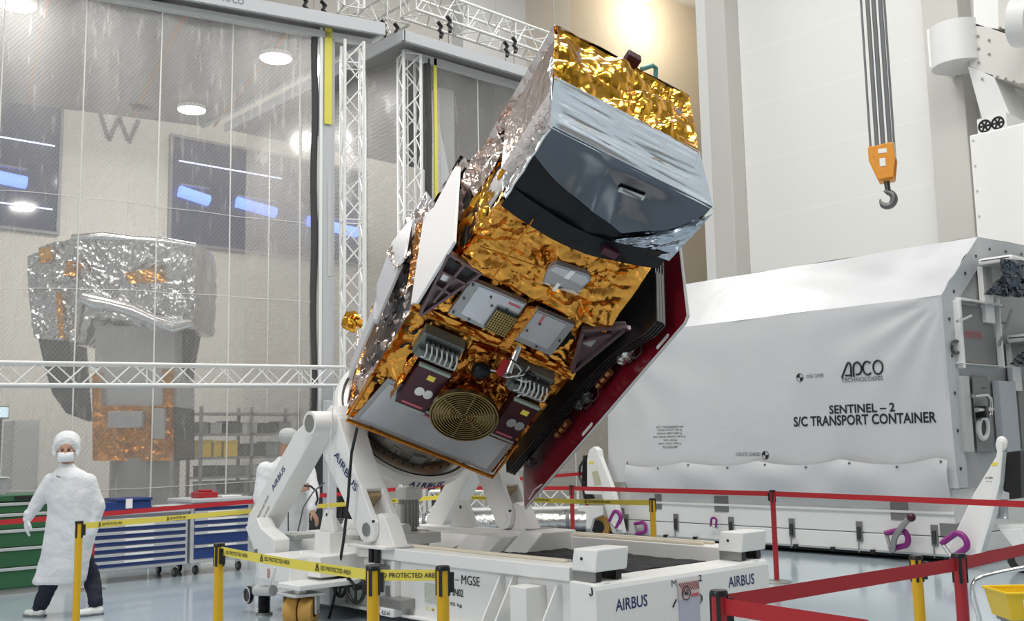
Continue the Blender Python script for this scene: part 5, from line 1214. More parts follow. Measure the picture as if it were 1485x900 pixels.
B((m.x - .14, m.y - .14, .56), (m.x + .16, m.y + .14, .72), 'gearbox', PALEGREY); MB().cyl(m + V((-.2, -.25, -.08)), m + V((.35, -.25, -.08)), .07, n=20).build('gear_motor', WHITE2, tt, smooth=40)
MB().cyl(m + V((.35, -.25, -.08)), m + V((.38, -.25, -.08)), .045, n=18).build('shaft_end', GREY, tt, smooth=40)
# coiled cable on the near beam
cl = ony((485, 758), NY + .1)
for k in range(4): MB().tube([cl + V((.09 * math.cos(t) + .01 * k, .06 * math.sin(t), .012 * k)) for t in np.linspace(0, 6.28, 23)[:-1]], .008, 6, closed=True).build('coiled_cable', GREYINK if k % 2 else PALEGREY, tt)
MB().tube([ony(p, NY - .2) for p in ((518, 620), (510, 655), (507, 690), (505, 720), (502, 750), (498, 785), (492, 820), (488, 850), (482, 878), (476, 900))], .014, 8).build('power_cable', BLACK, tt, smooth=60)
MB().tube([ony(p, NY - .16) for p in ((485, 560), (482, 600), (479, 640), (477, 690), (476, 745))], .006, 6).build('white_cord', WHITE2, tt, smooth=60)
MB().tube([ony(p, NY + .0) for p in ((470, 700), (455, 712), (440, 735), (432, 770))], .008, 6).build('grey_cord', GREYINK, tt, smooth=60)
# ring carried by the arms: lathe about the spacecraft axis
SO = V((-8.396541, 5.376168, 1.859483))
SR = Matrix(((0.3424476515, 0.8638884284, -0.3693594309), (-0.4714128827, 0.4980502656, 0.7278157919), (0.8127112033, -0.0751180146, 0.5778042782)))   # rows: width, depth, long axis
LW, LD, LA = V(SR[0]), V(SR[1]), V(SR[2])
def loc(w, d, l): return SO + LW * w + LD * d + LA * l
RC = loc(.769, .757, 0)
RINGW = WHITE
rg = MB().lathe([(.0, -.72), (.45, -.72), (.70, -.66), (.79, -.60), (.812, -.56), (.812, -.49), (.80, -.45), (.765, -.433), (.752, -.46), (.74, -.46)], RC, LA, 96).build('tilt_ring', RINGW, tt, smooth=35)
MB().lathe([(.752, -.445), (.742, -.438), (.735, -.455)], RC, LA, 96).build('ring_groove', BLACK, rg, smooth=35)
MB().lathe([(.738, -.44), (.70, -.415), (.665, -.405), (.655, -.43), (.60, -.43), (.0, -.45)], RC, LA, 96).build('turntable', mat('warm_machined_metal', (.42, .40, .36), .32, .9), rg, smooth=30)
MB().lathe([(.63, -.43), (.62, -.30), (.585, -.05), (.56, -.05), (.6, -.43)], RC, LA, 72).build('launch_adapter', mat('adapter_metal', (.30, .28, .25), .35, .9), rg, smooth=30)
bt = MB()
for k in range(40):
    a = k * 2 * math.pi / 40; c = RC + (LW * math.cos(a) + LD * math.sin(a)) * .684; MB().cyl(c + LA * -.41, c + LA * -.39, .011, n=8).build('ring_bolt', DARKST, rg)
for k, (a, sz) in enumerate([(-100, .07), (-78, .09), (-60, .06), (-118, .05)]):
    a = math.radians(a); c = RC + (LW * math.cos(a) + LD * math.sin(a)) * .6; tang = (LW * -math.sin(a) + LD * math.cos(a))
    MB().bar(c + LA * -.42, c + LA * -.3, sz * 1.6, sz, up=tuple(LW * math.cos(a) + LD * math.sin(a))).build('clamp_block', GREY if k % 2 else STEEL, rg, bevel=.005)
# ring lettering wrapped on the rim
gl_ = 'AIRBUS'; a0, a1 = None, None
def ringpt(px, r=.812):
    d_ = V(ray(px)); o_ = V(CAMP) - RC; dp = d_ - LA * d_.dot(LA); op = o_ - LA * o_.dot(LA)
    A, Bq, Cq = dp.dot(dp), 2 * op.dot(dp), op.dot(op) - r * r; D = Bq * Bq - 4 * A * Cq
    t = (-Bq - math.sqrt(max(D, 0))) / (2 * A); P = o_ + d_ * t; return math.atan2(P.dot(LD), P.dot(LW)), P.dot(LA)
th0, l0 = ringpt((597, 697)); th1, l1 = ringpt((648, 694))
RIMT = []
for i in range(6):
    th = th0 + (th1 - th0) * (i + .02) / 6; w_ = abs(th1 - th0) / 6 * .812 * (.92 if gl_[i] != 'I' else .25)
    th += (0 if gl_[i] != 'I' else (th1 - th0) / 6 * .25)
    e = LW * math.cos(th) + LD * math.sin(th); tg_ = (LW * -math.sin(th) + LD * math.cos(th)) * (1 if th1 > th0 else -1)
    lettering(gl_[i], RC + e * .812 + LA * -.556, tg_, LA, w_, .08, NAVY, rg if False else tt, depth=.003, bold=.03)
# hub linking ring to the arms
for y, sg in ((NY + .15, 1), (FYR - .2, -1)):
    a = V((PN.x + .12, y, PN.z - .05)); e = RC + LA * -.62; e2 = e + (V((0, y, 0)) - V((0, e.y, 0))) * .80
    MB().cyl(a, e2 + V((0, sg * .02, 0)), .20, .20, 28).build('ring_hub', WHITE, tt, smooth=40)
# ------------------------------------------------------------------ the satellite
sat = thing('satellite', 'large gold and silver foil wrapped satellite tilted on the white trolley', 'satellite', SO, SR.transposed())
W_, L1_, L2_, L3_, L4_, L5_ = 1.575, 1.53, 2.20, 2.98, 3.70, 4.01
def part(mb, nm, m, par=sat, **k): return mb.build(nm, m, par, local=True, **k)
def fq(nm, m, c00, c10, c11, c01, nu, nv, amp, seed, out, par=sat, **k):
    b = MB(); foil(b, c00, c10, c11, c01, nu, nv, amp, seed, out=out, **k); return part(b, nm, m, par)
def lb(lo, hi, nm, m, par=sat, bev=.006): return part(MB().box(lo, hi), nm, m, par, bevel=bev)
FR_, LE_, TP_ = (0, -1, 0), (-1, 0, 0), (0, 0, 1)
# cores (dark) under the blankets
lb((.03, .05, .02), (W_ - .03, 1.60, L1_ - .02), 'bus_structure', BLKSOFT); lb((.1, .06, L1_ - .02), (W_ - .06, 1.05, L2_ + .1), 'bus_structure', BLKSOFT); lb((.12, .06, L1_ + .5), (W_ - .1, 1.05, L3_ + .1), 'payload_structure', BLKSOFT)
# lower bus front
G = .0
fq('front_blanket', GOLD, (0, G, 0), (W_, G, 0), (W_, G, L1_), (0, G, L1_), 15, 15, .06, 1, FR_, sc=.85)
fq('front_blanket', AMBER, (.60, -.05, .55), (1.22, -.05, .58), (1.15, -.05, 1.48), (.62, -.05, 1.45), 8, 10, .10, 12, FR_)
fq('blanket_ridge', GOLD, (-.02, -.03, L1_ - .03), (W_ + .02, -.03, L1_ - .02), (W_ + .02, -.0, L1_ + .05), (-.02, .0, L1_ + .05), 14, 1, .02, 13, FR_)
part(MB().tube([(0 + (W_) * u, -.035 + .008 * math.sin(u * 40), L1_ + .008 * math.sin(u * 23)) for u in np.linspace(0, 1, 30)], .016, 6), 'blanket_hem', AMBER)
fq('shelf_blanket', GOLD, (0.05, .02, L1_), (W_, .02, L1_), (W_ - .02, .02, L2_ + .1), (.05, .02, L2_ + .1), 14, 6, .05, 2, FR_)
# big bottom radiator with rim
RAD = mat('radiator_tile', (.50, .52, .56), .25, .55, var=(2, .05)); RADB = mat('radiator_border', (.36, .36, .37), .35, .5)
part(MB().prism([(w, -.045, l) for w, l in ((.06, .03), (1.53, .03), (1.53, .5), (1.2, .5), (.3, .5), (.29, .69), (.14, .68))], (0, .02, 0)), 'radiator_panel', RADB, bevel=.004)
part(MB().prism([(w, -.052, l) for w, l in ((.115, .08), (1.47, .08), (1.47, .5), (1.2, .5), (.3, .5), (.26, .64), (.175, .63))], (0, .008, 0)), 'radiator_tiles', RAD)
part(MB().tube([(w, -.05, l) for w, l in ((0.0, .66), (.02, .0), (W_, .0), (W_ - .01, .52))], .022, 6), 'blanket_hem', AMBER)
# star tracker like maroon boxes
for (w0, w1, l0, l1) in ((.28, .585, .56, 1.09), (1.205, 1.47, .645, 1.142)):
    bx = lb((w0, -.16, l0), (w1, -.02, l1), 'instrument_box', MAROONM)
    lb((w0, -.163, l0 - .02), (w1, -.15, l0 + .006), 'edge_strip', mat('pale_green_edge', (.35, .42, .36), .4), bx); lb((w0, -.166, l1 - .012), (w1, -.13, l1 + .02), 'edge_strip', mat('pale_green_edge', (.35, .42, .36), .4), bx)
    c = ((w0 + w1) / 2 + .03, (l0 + l1) / 2 - .03)
    for sx in (-.042, .042):
        part(MB().prism([(c[0] + sx + .045 * math.cos(t), -.164, c[1] + .058 * math.sin(t)) for t in [math.pi * (k + .5) / 4 + .2 for k in range(8)]], (0, .004, 0)), 'reflector_tile', mat('silver_tile', (.7, .7, .72), .25, .6), bx)
    lb((w0 + .13, -.164, l1 - .13), (w0 + .2, -.16, l1 - .07), 'label', YELB, bx, 0); lb((w0 + .05, -.164, l0 + .035), (w1 - .05, -.16, l0 + .06), 'tape', PINK, bx, 0)
lb((.60, -.07, .44), (.72, -.06, .458), 'tape', PINK, sat, 0); lb((1.1, -.08, .62), (1.3, -.07, .64), 'tape', PINK, sat, 0)
fq('box_skirt', AMBER, (.25, -.1, .5), (.25, -.1, 1.3), (.25, .0, 1.35), (.2, 0, .6), 6, 3, .06, 71, LE_)
# connector boxes with looped white cables
CONG = mat('connector_grey', (.17, .19, .175), .35, .4)
for (w0, w1, l0, l1, sd) in ((.17, .56, 1.16, 1.43, 3), (1.06, 1.42, 1.22, 1.50, 4)):
    cbx = lb((w0, -.13, l0), (w1, -.0, l1), 'connector_box', CONG)
    lb((w0 + .02, -.18, l0 + .02), (w1 - .02, -.13, (l0 + l1) / 2 - .02), 'connector_shelf', CONG, cbx)
    rnd = random.Random(sd)
    for k in range(7):
        w = w0 + .06 + k * (w1 - w0 - .1) / 6
        part(MB().cyl((w, -.13, l1 - .06), (w, -.19, l1 - .06), .024, n=10), 'connector', DARKST, cbx)
        part(MB().tube([(w, -.19, l1 - .06), (w + .02, -.235, l1 - .10), (w + .03, -.24, l1 - .17), (w + .01, -.2, l0 + .06)], .009, 6), 'cable', mat('white_cable', (.6, .6, .58), .5), cbx, smooth=60)
rnd = random.Random(5)
for k in range(10):
    p = V((rnd.uniform(.85, 1.25), -.12, rnd.uniform(1.25, 1.55))); q = V((rnd.uniform(.95, 1.3), -.12, rnd.uniform(1.15, 1.5)))
    part(MB().tube([p, p * .6 + q * .4 + V((.04, -.09, .05)), p * .3 + q * .7 + V((-.02, -.1, .02)), q], .008, 6), 'harness_cable', mat('white_cable', (.6, .6, .58), .5) if k % 3 else DARKST, smooth=60)
part(MB().ball((.80, -.12, 1.27), (.09, .08, .085), 16, 10), 'black_sensor', BLKSOFT, smooth=60)
part(MB().cyl((.99, -.03, 1.62), (.99, -.2, 1.44), .035, n=14), 'thruster_tube', STEEL, smooth=40); part(MB().cyl((.96, -.1, 1.46), (.92, -.22, 1.40), .05, .035, 14), 'red_cap', RED, smooth=40)
# grooved antenna disc
DC = V((.871, -.25, .811)); pr = [(0, .0)]
for k in range(11): r0 = .02 + k * .0255; pr += [(r0, .0), (r0 + .003, .020), (r0 + .010, .020), (r0 + .013, .0)]
pr += [(.300, .006), (.302, .024), (.315, .024), (.318, -.02), (.25, -.05), (.0, -.06)]
dsc = part(MB().lathe(pr, DC, (0, -1, 0), 72), 'antenna_disc', BRASS, smooth=30)
for a in (35, 95, 155, 215, 275, 335):
    d = V((math.cos(math.radians(a)), 0, math.sin(math.radians(a)))); part(MB().bar(DC + V((0, -.018, 0)) + d * .015, DC + V((0, -.018, 0)) + d * .29, .007, .006, up=(0, 1, 0)), 'antenna_rib', BRASS, dsc)
part(MB().cyl(DC + V((0, 0, 0)), DC + V((0, .22, 0)), .12, .16, 24), 'antenna_mount', AMBER, dsc, smooth=40)
# shelf radiators, board, orange strip
for (poly, bpoly) in ((((.36, 1.74), (.36, 2.08), (.785, 2.10), (.79, 1.72), (.60, 1.72)), ((.27, 1.68), (.28, 2.1), (.80, 2.11), (.81, 1.68))), (((.91, 1.76), (.91, 2.08), (1.2, 2.09), (1.2, 1.76)), ((.895, 1.70), (.90, 2.10), (1.27, 2.11), (1.27, 1.70)))):
    part(MB().prism([(w, -.075, l) for w, l in bpoly], (0, .06, 0)), 'radiator_panel', RADB, bevel=.004); part(MB().prism([(w, -.082, l) for w, l in poly], (0, .007, 0)), 'radiator_tiles', RAD)
dots = MB()
for w, l in ((.3, 1.72), (.31, 1.9), (.31, 2.07), (.5, 2.03), (.55, 1.95), (.68, 1.98), (.45, 1.72), (1.0, 1.98), (.94, 1.86), (1.1, 1.74), (1.24, 1.9)): dots.cyl((w, -.083, l), (w, -.09, l), .012, n=8)
part(dots, 'panel_screws', DARKST); lb((.66, -.086, 2.04), (.77, -.08, 2.062), 'tape', PINK, sat, 0); lb((.98, -.086, 1.98), (1.0, -.08, 2.08), 'tape', PINK, sat, 0)
lb((.595, -.12, 1.715), (.80, -.07, 1.965), 'circuit_board', mat('circuit_board', (.045, .05, .03), .4, .3, bump=[('crease', 40, .5, .02)]))
gr = MB()
for k in range(9): gr.bar((.60 + .023 * k, -.123, 1.72), (.60 + .023 * k, -.123, 1.96), .005, .003, up=(0, 1, 0)); gr.bar((.6, -.124, 1.73 + .027 * k), (.795, -.124, 1.73 + .027 * k), .005, .003, up=(0, 1, 0))
part(gr, 'board_traces', mat('gold_trace', (.5, .38, .12), .3, .9))
fq('divider_blanket', AMBER, (.80, -.11, 1.6), (.895, -.11, 1.62), (.895, -.11, 2.14), (.81, -.11, 2.12), 3, 6, .05, 21, FR_)
# mauve bracket trusses left and right
def bracket(o, w1, nm):
    b = o
    return b
bl_ = part(MB().prism([(w, -.06, l) for w, l in ((-.02, 2.27), (.30, 2.22), (.33, 2.12), (.29, 2.02), (.09, 1.58), (.05, 1.55))], (0, .03, 0)), 'bracket_plate', MAUVE, bevel=.006)
for w, l in (((.00, 2.27), (.31, 2.22)), ((.31, 2.22), (.07, 1.56)), ((-.01, 2.26), (.06, 1.56)), ((.15, 2.24), (.10, 1.75)), ((.01, 2.08), (.28, 2.06)), ((.03, 1.92), (.20, 1.9))):
    part(MB().bar((w[0], -.085, w[1]), (l[0], -.085, l[1]), .022, .05, up=(0, 1, 0)), 'bracket_rib', MAUVE, bl_)
lb((.02, -.065, 2.10), (.14, -.061, 2.21), 'opening', BLACK, bl_, 0); lb((.165, -.065, 2.09), (.29, -.061, 2.20), 'opening', BLACK, bl_, 0); lb((.05, -.066, 1.97), (.12, -.061, 2.05), 'reflector_tile', mat('silver_tile', (.7, .7, .72), .25, .6), bl_, 0)
br_ = part(MB().prism([(w, -.06, l) for w, l in ((1.34, 2.12), (1.64, 2.34), (1.69, 2.28), (1.54, 1.66), (1.50, 1.64))], (0, .03, 0)), 'bracket_plate', MAUVE, bevel=.006)
for w, l in (((1.34, 2.12), (1.66, 2.33)), ((1.66, 2.33), (1.52, 1.64)), ((1.36, 2.10), (1.52, 1.64)), ((1.40, 2.0), (1.58, 2.2)), ((1.62, 2.30), (1.78, 2.36))):
    part(MB().bar((w[0], -.085, w[1]), (l[0], -.085, l[1]), .024, .05, up=(0, 1, 0)), 'bracket_rib', MAUVE, br_)
lb((1.44, -.066, 1.96), (1.52, -.061, 2.05), 'reflector_tile', mat('silver_tile', (.7, .7, .72), .25, .6), br_, 0)
part(MB().tube([(1.72 + .06 * math.cos(t), -.06, 2.42 + .10 * math.sin(t)) for t in np.linspace(-1.9, 1.0, 12)], .02, 8), 'bracket_hook', MAUVE, br_, smooth=60)
# upper gold box
fq('upper_blanket', GOLD, (.06, -.10, L2_ + .02), (1.54, -.10, L2_ - .02), (1.50, -.06, L3_ + .12), (.12, -.06, L3_), 17, 9, .085, 3, FR_, pin=.4, sc=.85)
fq('upper_blanket', GOLD, (.06, -.10, L2_ + .02), (1.54, -.10, L2_ - .02), (1.54, .06, L2_ - .08), (.06, .06, L2_ - .02), 16, 2, .05, 31, (0, 0, -1))
fq('side_blanket', GOLDB, (.08, -.08, L2_ - .02), (.08, .62, L2_ - .05), (.10, .62, L3_), (.11, -.08, L3_), 8, 8, .07, 32, LE_)
fq('side_blanket', ROSE, (.07, .60, L2_ - .15), (.06, 1.46, L2_ - .1), (.10, 1.42, L3_ - .3), (.09, .6, L3_), 9, 8, .09, 33, LE_)
part(MB().tube([(.4 + .004 * math.sin(k), -.16, 2.95 - k * .06) for k in range(12)] , .006, 6), 'blanket_seam', AMBER)
part(MB().tube([(.16 + .10 * k, -.155, 2.5 + .012 * k) for k in range(8)], .006, 6), 'blanket_seam', AMBER)
wb = part(MB().prism([(w, -.13, l) for w, l in ((.73, 2.60), (.76, 2.68), (1.04, 2.72), (1.09, 2.68), (1.06, 2.52), (.76, 2.47))], (0, -.07, 0)), 'sensor_box', RADB, bevel=.01)
part(MB().prism([(w, -.205, l) for w, l in ((.745, 2.605), (.77, 2.665), (1.03, 2.70), (1.07, 2.67), (1.055, 2.60))], (0, .006, 0)), 'sensor_cover', RAD, wb); part(MB().prism([(w, -.21, l) for w, l in ((.88, 2.60), (.92, 2.60), (.93, 2.70), (.89, 2.69))], (0, .004, 0)), 'white_tape', WHITE2, wb)
lb((.86, -.21, 2.44), (.89, -.2, 2.53), 'white_tape', WHITE2, wb, 0)
fq('box_wrap', mat('clear_amber_film', (.62, .5, .42), .2, .9, bump=[('crease', 14, .7, .05)]), (.76, -.19, 2.44), (1.08, -.19, 2.48), (1.08, -.19, 2.60), (.75, -.19, 2.58), 6, 3, .05, 35, FR_)
rp = lb((1.02, -.17, 2.93), (1.16, -.10, 3.0), 'red_protector', MAROONM)
# black baffle cover
def blk(u, v):
    w = .14 + 1.42 * u; l = (2.98 + .10 * u) + (L4_ - 2.98 - .10 * u) * v
    sag = .10 * math.sin(math.pi * u) * math.sin(math.pi * min(1, v * 1.1)) + .03 * noise.noise(V((u * 4, v * 3, 2)))
    cre = .05 * max(0, 1 - abs(u - .34 - .18 * (1 - v)) / .12) * (1 - v)
    low = -.10 * math.sin(math.pi * u) * (1 - v) ** 2
    return V((w + .02 * (v - .5), -.06 - .03 * v + sag * .22 - cre, l + low))
part(MB().grid(blk, 40, 26), 'black_baffle_cover', BLKFOIL, smooth=80)
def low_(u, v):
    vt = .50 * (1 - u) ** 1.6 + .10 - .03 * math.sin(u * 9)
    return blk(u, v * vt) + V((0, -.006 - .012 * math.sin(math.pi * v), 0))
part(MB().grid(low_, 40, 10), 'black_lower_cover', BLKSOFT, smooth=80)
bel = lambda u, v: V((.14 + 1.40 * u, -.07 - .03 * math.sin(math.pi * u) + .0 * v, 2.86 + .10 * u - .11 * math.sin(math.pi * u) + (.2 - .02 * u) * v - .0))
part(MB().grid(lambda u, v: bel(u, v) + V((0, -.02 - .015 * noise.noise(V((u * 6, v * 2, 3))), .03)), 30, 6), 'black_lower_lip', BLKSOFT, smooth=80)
lbp = part(MB().prism([(w, -.10, l) for w, l in ((.86, 3.50), (1.07, 3.525), (1.07, 3.485), (.86, 3.46))], (0, .012, 0)), 'white_label', PALEGREY)
lb((.885, -.104, 3.482), (1.05, -.10, 3.50), 'label_text', GREYINK, lbp, 0)
fq('blue_film_corner', mat('pale_film', (.45, .50, .56), .15, .9, bump=[('crease', 6, .5, .05)]), (1.05, -.10, 3.04), (1.57, -.10, 3.10), (1.61, -.10, 3.66), (1.42, -.10, 3.32), 4, 4, .012, 36, FR_)
# silver band and gold end cap
def dq(nm, m, a, b, c, d, nu, nv, amp, seed, out, **k):
    t = MB(); drape(t, a, b, c, d, nu, nv, amp, seed, out=out, **k); return part(t, nm, m, smooth=50)
dq('silver_band', SILVER, (.13, -.09, L4_ - .02), (1.60, -.09, L4_ - .02), (1.25, .02, L5_), (-.02, .02, L5_), 80, 40, .014, 4, FR_, fu=.8, fv=6)
lb((.02, .06, 3.1), (1.22, .84, 3.96), 'baffle_structure', ROSE); lb((.2, .16, 2.9), (1.2, .3, 3.8), 'baffle_structure', ROSE)
fq('gold_end_cap', GOLDB, (-.03, .0, L5_), (1.25, .0, L5_ - .0), (1.25, .90, L5_), (-.03, .90, L5_), 11, 7, .085, 5, TP_, bulge=.03, sc=.75)
dq('silver_side', SILVER, (.12, -.09, 2.94), (.12, .75, 2.9), (.07, .55, L4_), (.135, -.09, L4_), 26, 50, .05, 6, LE_, fu=5, fv=5)
dq('silver_side', SILVER, (.135, -.09, L4_), (.07, .55, L4_), (-.02, .45, L5_), (-.03, .02, L5_), 26, 20, .03, 66, LE_, fu=6, fv=2)
fq('silver_side', ROSE, (.12, .73, 2.85), (.10, 1.44, 2.3), (.05, 1.10, L4_ - .15), (.07, .54, L4_), 8, 9, .09, 61, LE_, pin=.3)
fq('silver_side', ROSE, (.07, .54, L4_), (.05, 1.10, L4_ - .15), (-.02, .92, L5_), (-.02, .43, L5_), 5, 4, .05, 67, LE_, pin=.3)
fq('right_side', SILVER, (1.56, -.09, 3.05), (1.56, 1.2, 3.05), (1.25, .9, L5_), (1.25, .0, L5_), 8, 8, .05, 62, (1, 0, 0))
fq('back_blanket', ROSE, (.1, 1.45, 2.2), (1.5, 1.45, 2.2), (1.25, .92, L5_), (-.03, .92, L5_), 10, 10, .05, 63, (0, 1, 0))
part(MB().tube([(.135 + .004 * math.sin(k * 2), -.10, 2.98 + k * .07) for k in range(11)], .012, 6), 'silver_hem', SILVER)
rc2 = lb((.62, .90, L5_ - .02), (.74, 1.0, L5_ + .07), 'red_protector', MAROONM)
part(MB().tube([(.78, .92, L5_), (.86, .98, L5_ + .05), (.90, .99, L5_ + .04), (.93, .93, L5_ - .02)], .02, 8), 'green_strap', mat('teal_strap', (.10, .30, .28), .5), smooth=60)
# left side of the bus: foil, radiators
fq('bus_side_blanket', ROSE, (0, .0, 0), (0, 1.62, -.02), (0, 1.66, L1_), (0, .0, L1_), 15, 14, .10, 7, LE_, pin=.35)
part(MB().prism([(-.03, d, l) for d, l in ((-.03, 1.60), (.02, 1.53), (1.52, 1.40), (1.34, 1.68), (1.44, 2.12), (1.30, 2.22), (-.10, 2.40), (-.12, 1.68))], (.025, 0, 0)), 'white_side_panel', mat('white_side_panel', (.82, .80, .79), .5, bump=[('noise', 4, .2, .02)]), bevel=.004)
fq('side_strip', AMBER, (-.05, .4, 1.36), (-.05, 1.66, 1.22), (-.02, 1.62, 1.40), (-.02, .4, 1.52), 9, 2, .05, 72, LE_)
part(MB().prism([(-.10, d, l) for d, l in ((.55, .72), (1.5, .42), (1.95, .66), (1.72, 1.18), (1.0, 1.24))], (.03, 0, 0)), 'side_radiator', mat('grey_side_radiator', (.62, .62, .64), .35, .4), bevel=.004)
part(MB().prism([(-.12, d, l) for d, l in ((.22, .25), (.5, .18), (.98, .62), (.62, .72))], (.03, 0, 0)), 'side_radiator', mat('grey_side_radiator', (.62, .62, .64), .35, .4), bevel=.004)
fq('side_flap', ROSE, (-.14, .9, 1.15), (-.12, 1.9, .55), (-.05, 2.1, 1.0), (-.05, 1.0, 1.3), 8, 4, .07, 73, LE_)
fq('side_flap', SILVER, (-.02, 1.3, 1.3), (-.02, 2.15, .95), (-.02, 2.2, 1.25), (-.02, 1.5, 1.62), 6, 3, .06, 74, LE_)
gb = MB(); rnd = random.Random(8); gb.ball((-.10, 1.62, -.30), (.11, .13, .09), 14, 9); gb.v = [p + V((rnd.uniform(-.02, .02), rnd.uniform(-.02, .02), rnd.uniform(-.02, .02))) for p in gb.v]; part(gb, 'gold_bundle', GOLDB)
part(MB().tube([(-.06, 1.58, -.28), (-.04, 1.2, -.1), (-.02, .7, -.02), (-.02, .1, .05)], .014, 6), 'bundle_cord', ROSE, smooth=60)
gb = MB(); rnd = random.Random(9); gb.ball((-.02, 1.6, 1.35), (.07, .1, .07), 12, 8); gb.v = [p + V([rnd.uniform(-.02, .02) for _ in range(3)]) for p in gb.v]; part(gb, 'foil_bundle', ROSE)
# bottom and right closing blankets
fq('bottom_blanket', AMBER, (0, 0, 0), (W_, 0, 0), (W_, 1.62, 0), (0, 1.62, 0), 12, 10, .05, 75, (0, 0, -1)); fq('bus_side_blanket', GOLD, (W_, 0, 0), (W_, 1.62, 0), (W_, 1.62, L1_), (W_, 0, L1_), 8, 8, .05, 76, (1, 0, 0))
fq('bus_back_blanket', ROSE, (0, 1.65, 0), (W_, 1.65, 0), (W_, 1.65, L1_ + .6), (0, 1.65, L1_ + .6), 8, 8, .05, 77, (0, 1, 0))
# folded solar array and dark red cover on the right
SOL = mat('black_solar_panel', (.008, .008, .009), .28); SEDGE = mat('panel_edge', (.34, .34, .33), .3, .7)
for k, w in enumerate((1.69, 1.716, 1.742, 1.768)):
    p = part(MB().prism([(w, d, l) for d, l in ((.02, .06), (-.05, 1.55), (-.12, 2.02), (-.36, 2.55), (-.37, 2.70), (.5, 2.78), (1.5, 2.78), (1.5, .1), (.15, .04))], (.018, 0, 0)), 'solar_panel', SOL, bevel=.003)
    part(MB().bar((w + .009, -.37, 2.715), (w + .009, .22, 2.765), .022, .012, up=(0, 0, 1)), 'panel_edge', SEDGE, p) if k < 3 else None
for l in (.86, .94, 1.02, 1.60, 1.68, 1.76):
    part(MB().cyl((1.81, -.075, l), (1.81, -.08, l + .055), .034, n=16), 'hinge_roll', mat('copper_roll', (.45, .20, .09), .3, .9), smooth=40)
for l, d in ((.38, -.05), (1.30, -.06), (1.42, -.07), (2.02, -.12), (2.12, -.16)):
    rnd = random.Random(int(l * 100)); hb = MB(); hb.ball((1.80, d, l), (.05, .045, .06), 10, 7); hb.v = [p + V([rnd.uniform(-.012, .012) for _ in range(3)]) for p in hb.v]; part(hb, 'hold_down', STEEL if l > 2 else DARKST, bevel=0)
    part(MB().tube([(1.80, d, l), (1.84, d - .07, l + .05), (1.85, d - .06, l + .12), (1.82, d, l + .17)], .007, 6), 'harness_loop', DARKST, smooth=60)
cvp = part(MB().prism([(1.89, d, l) for d, l in ((-.37, .10), (-.37, 2.80), (-.33, 2.85), (.71, 2.87), (1.6, 2.87), (1.6, .05), (.07, .04))], (.025, 0, 0)), 'red_protective_cover', MAROON, bevel=.003)
part(MB().tube([(1.902, d, l) for d, l in ((.07, .04), (-.37, .10), (-.37, 2.80), (-.33, 2.85), (.71, 2.87))], .014, 6), 'cover_edge', PALEGREY, cvp)
for l0, l1 in ((2.42, 2.58), (1.20, 1.36)): part(MB().prism([(1.887, d, l) for d, l in ((-.33, l0), (-.33, l1), (-.315, l1 + .015), (-.285, l1), (-.285, l0), (-.30, l0 - .015))], (.004, 0, 0)), 'hand_slot', WHITE2, cvp)
part(MB().tube([(1.885, -.34, .2), (1.885, -.30, .3), (1.885, -.34, .45)], .006, 6), 'cover_mark', WHITE2, cvp)
# ------------------------------------------------------------------ people
def fig(mb, nm, m, par, voxel=.011, smooth_it=4, label=None, disp=None):
    o = mb.build(nm, m, par, smooth=180)
    r = o.modifiers.new('merge', 'REMESH'); r.mode = 'VOXEL'; r.voxel_size = voxel; r.use_smooth_shade = True
    s = o.modifiers.new('soften', 'SMOOTH'); s.iterations = smooth_it; s.factor = .5
    if disp:
        tx = bpy.data.textures.new('fold_texture', 'CLOUDS'); tx.noise_scale = disp[0]; tx.noise_depth = 2
        d = o.modifiers.new('folds', 'DISPLACE'); d.texture = tx; d.strength = disp[1]; d.mid_level = .5; d.texture_coords = 'LOCAL'
    if label: o['label'] = label
    return o
def frame_at(Z, px):
    pass
def hand_mesh(mb, wrist, tip_dir, side_dir, nrm, size=.18, curl=.5, glove=0.0):
    """palm with five unequal bent fingers; tip_dir along the hand, side_dir toward the thumb, nrm out of the palm"""
    f, s, n = V(tip_dir).normalized(), V(side_dir), V(nrm); s = (s - f * s.dot(f)).normalized(); n = f.cross(s) if f.cross(s).dot(n) > 0 else -f.cross(s)
    k = size / .18; w = V(wrist)
    for t in (-.028, -.01, .01, .028): mb.cap(w + f * .012 * k + s * t * k * .6, .017 * k + glove, w + f * .085 * k + s * t * k, .0125 * k + glove, 8)
    for t, L in ((-.032, .060), (-.011, .076), (.011, .082), (.032, .072)):
        a = w + f * .088 * k + s * t * k; c1, c2 = curl * .7, curl * 1.5
        d1 = (f * math.cos(c1) + n * math.sin(c1)); d2 = (f * math.cos(c2) + n * math.sin(c2))
        b = a + d1 * L * .5 * k; c = b + d2 * L * .5 * k
        mb.cap(a, .0095 * k + glove, b, .0085 * k + glove, 8); mb.cap(b, .0085 * k + glove, c, .0072 * k + glove, 8)
    a = w + f * .03 * k + s * .03 * k; b = a + (f * .6 + s * .75 + n * .25).normalized() * .042 * k; c = b + (f * .9 + s * .2 + n * .35).normalized() * .034 * k
    mb.cap(a, .013 * k + glove, b, .0105 * k + glove, 8); mb.cap(b, .0105 * k + glove, c, .0085 * k + glove, 8)
    return mb
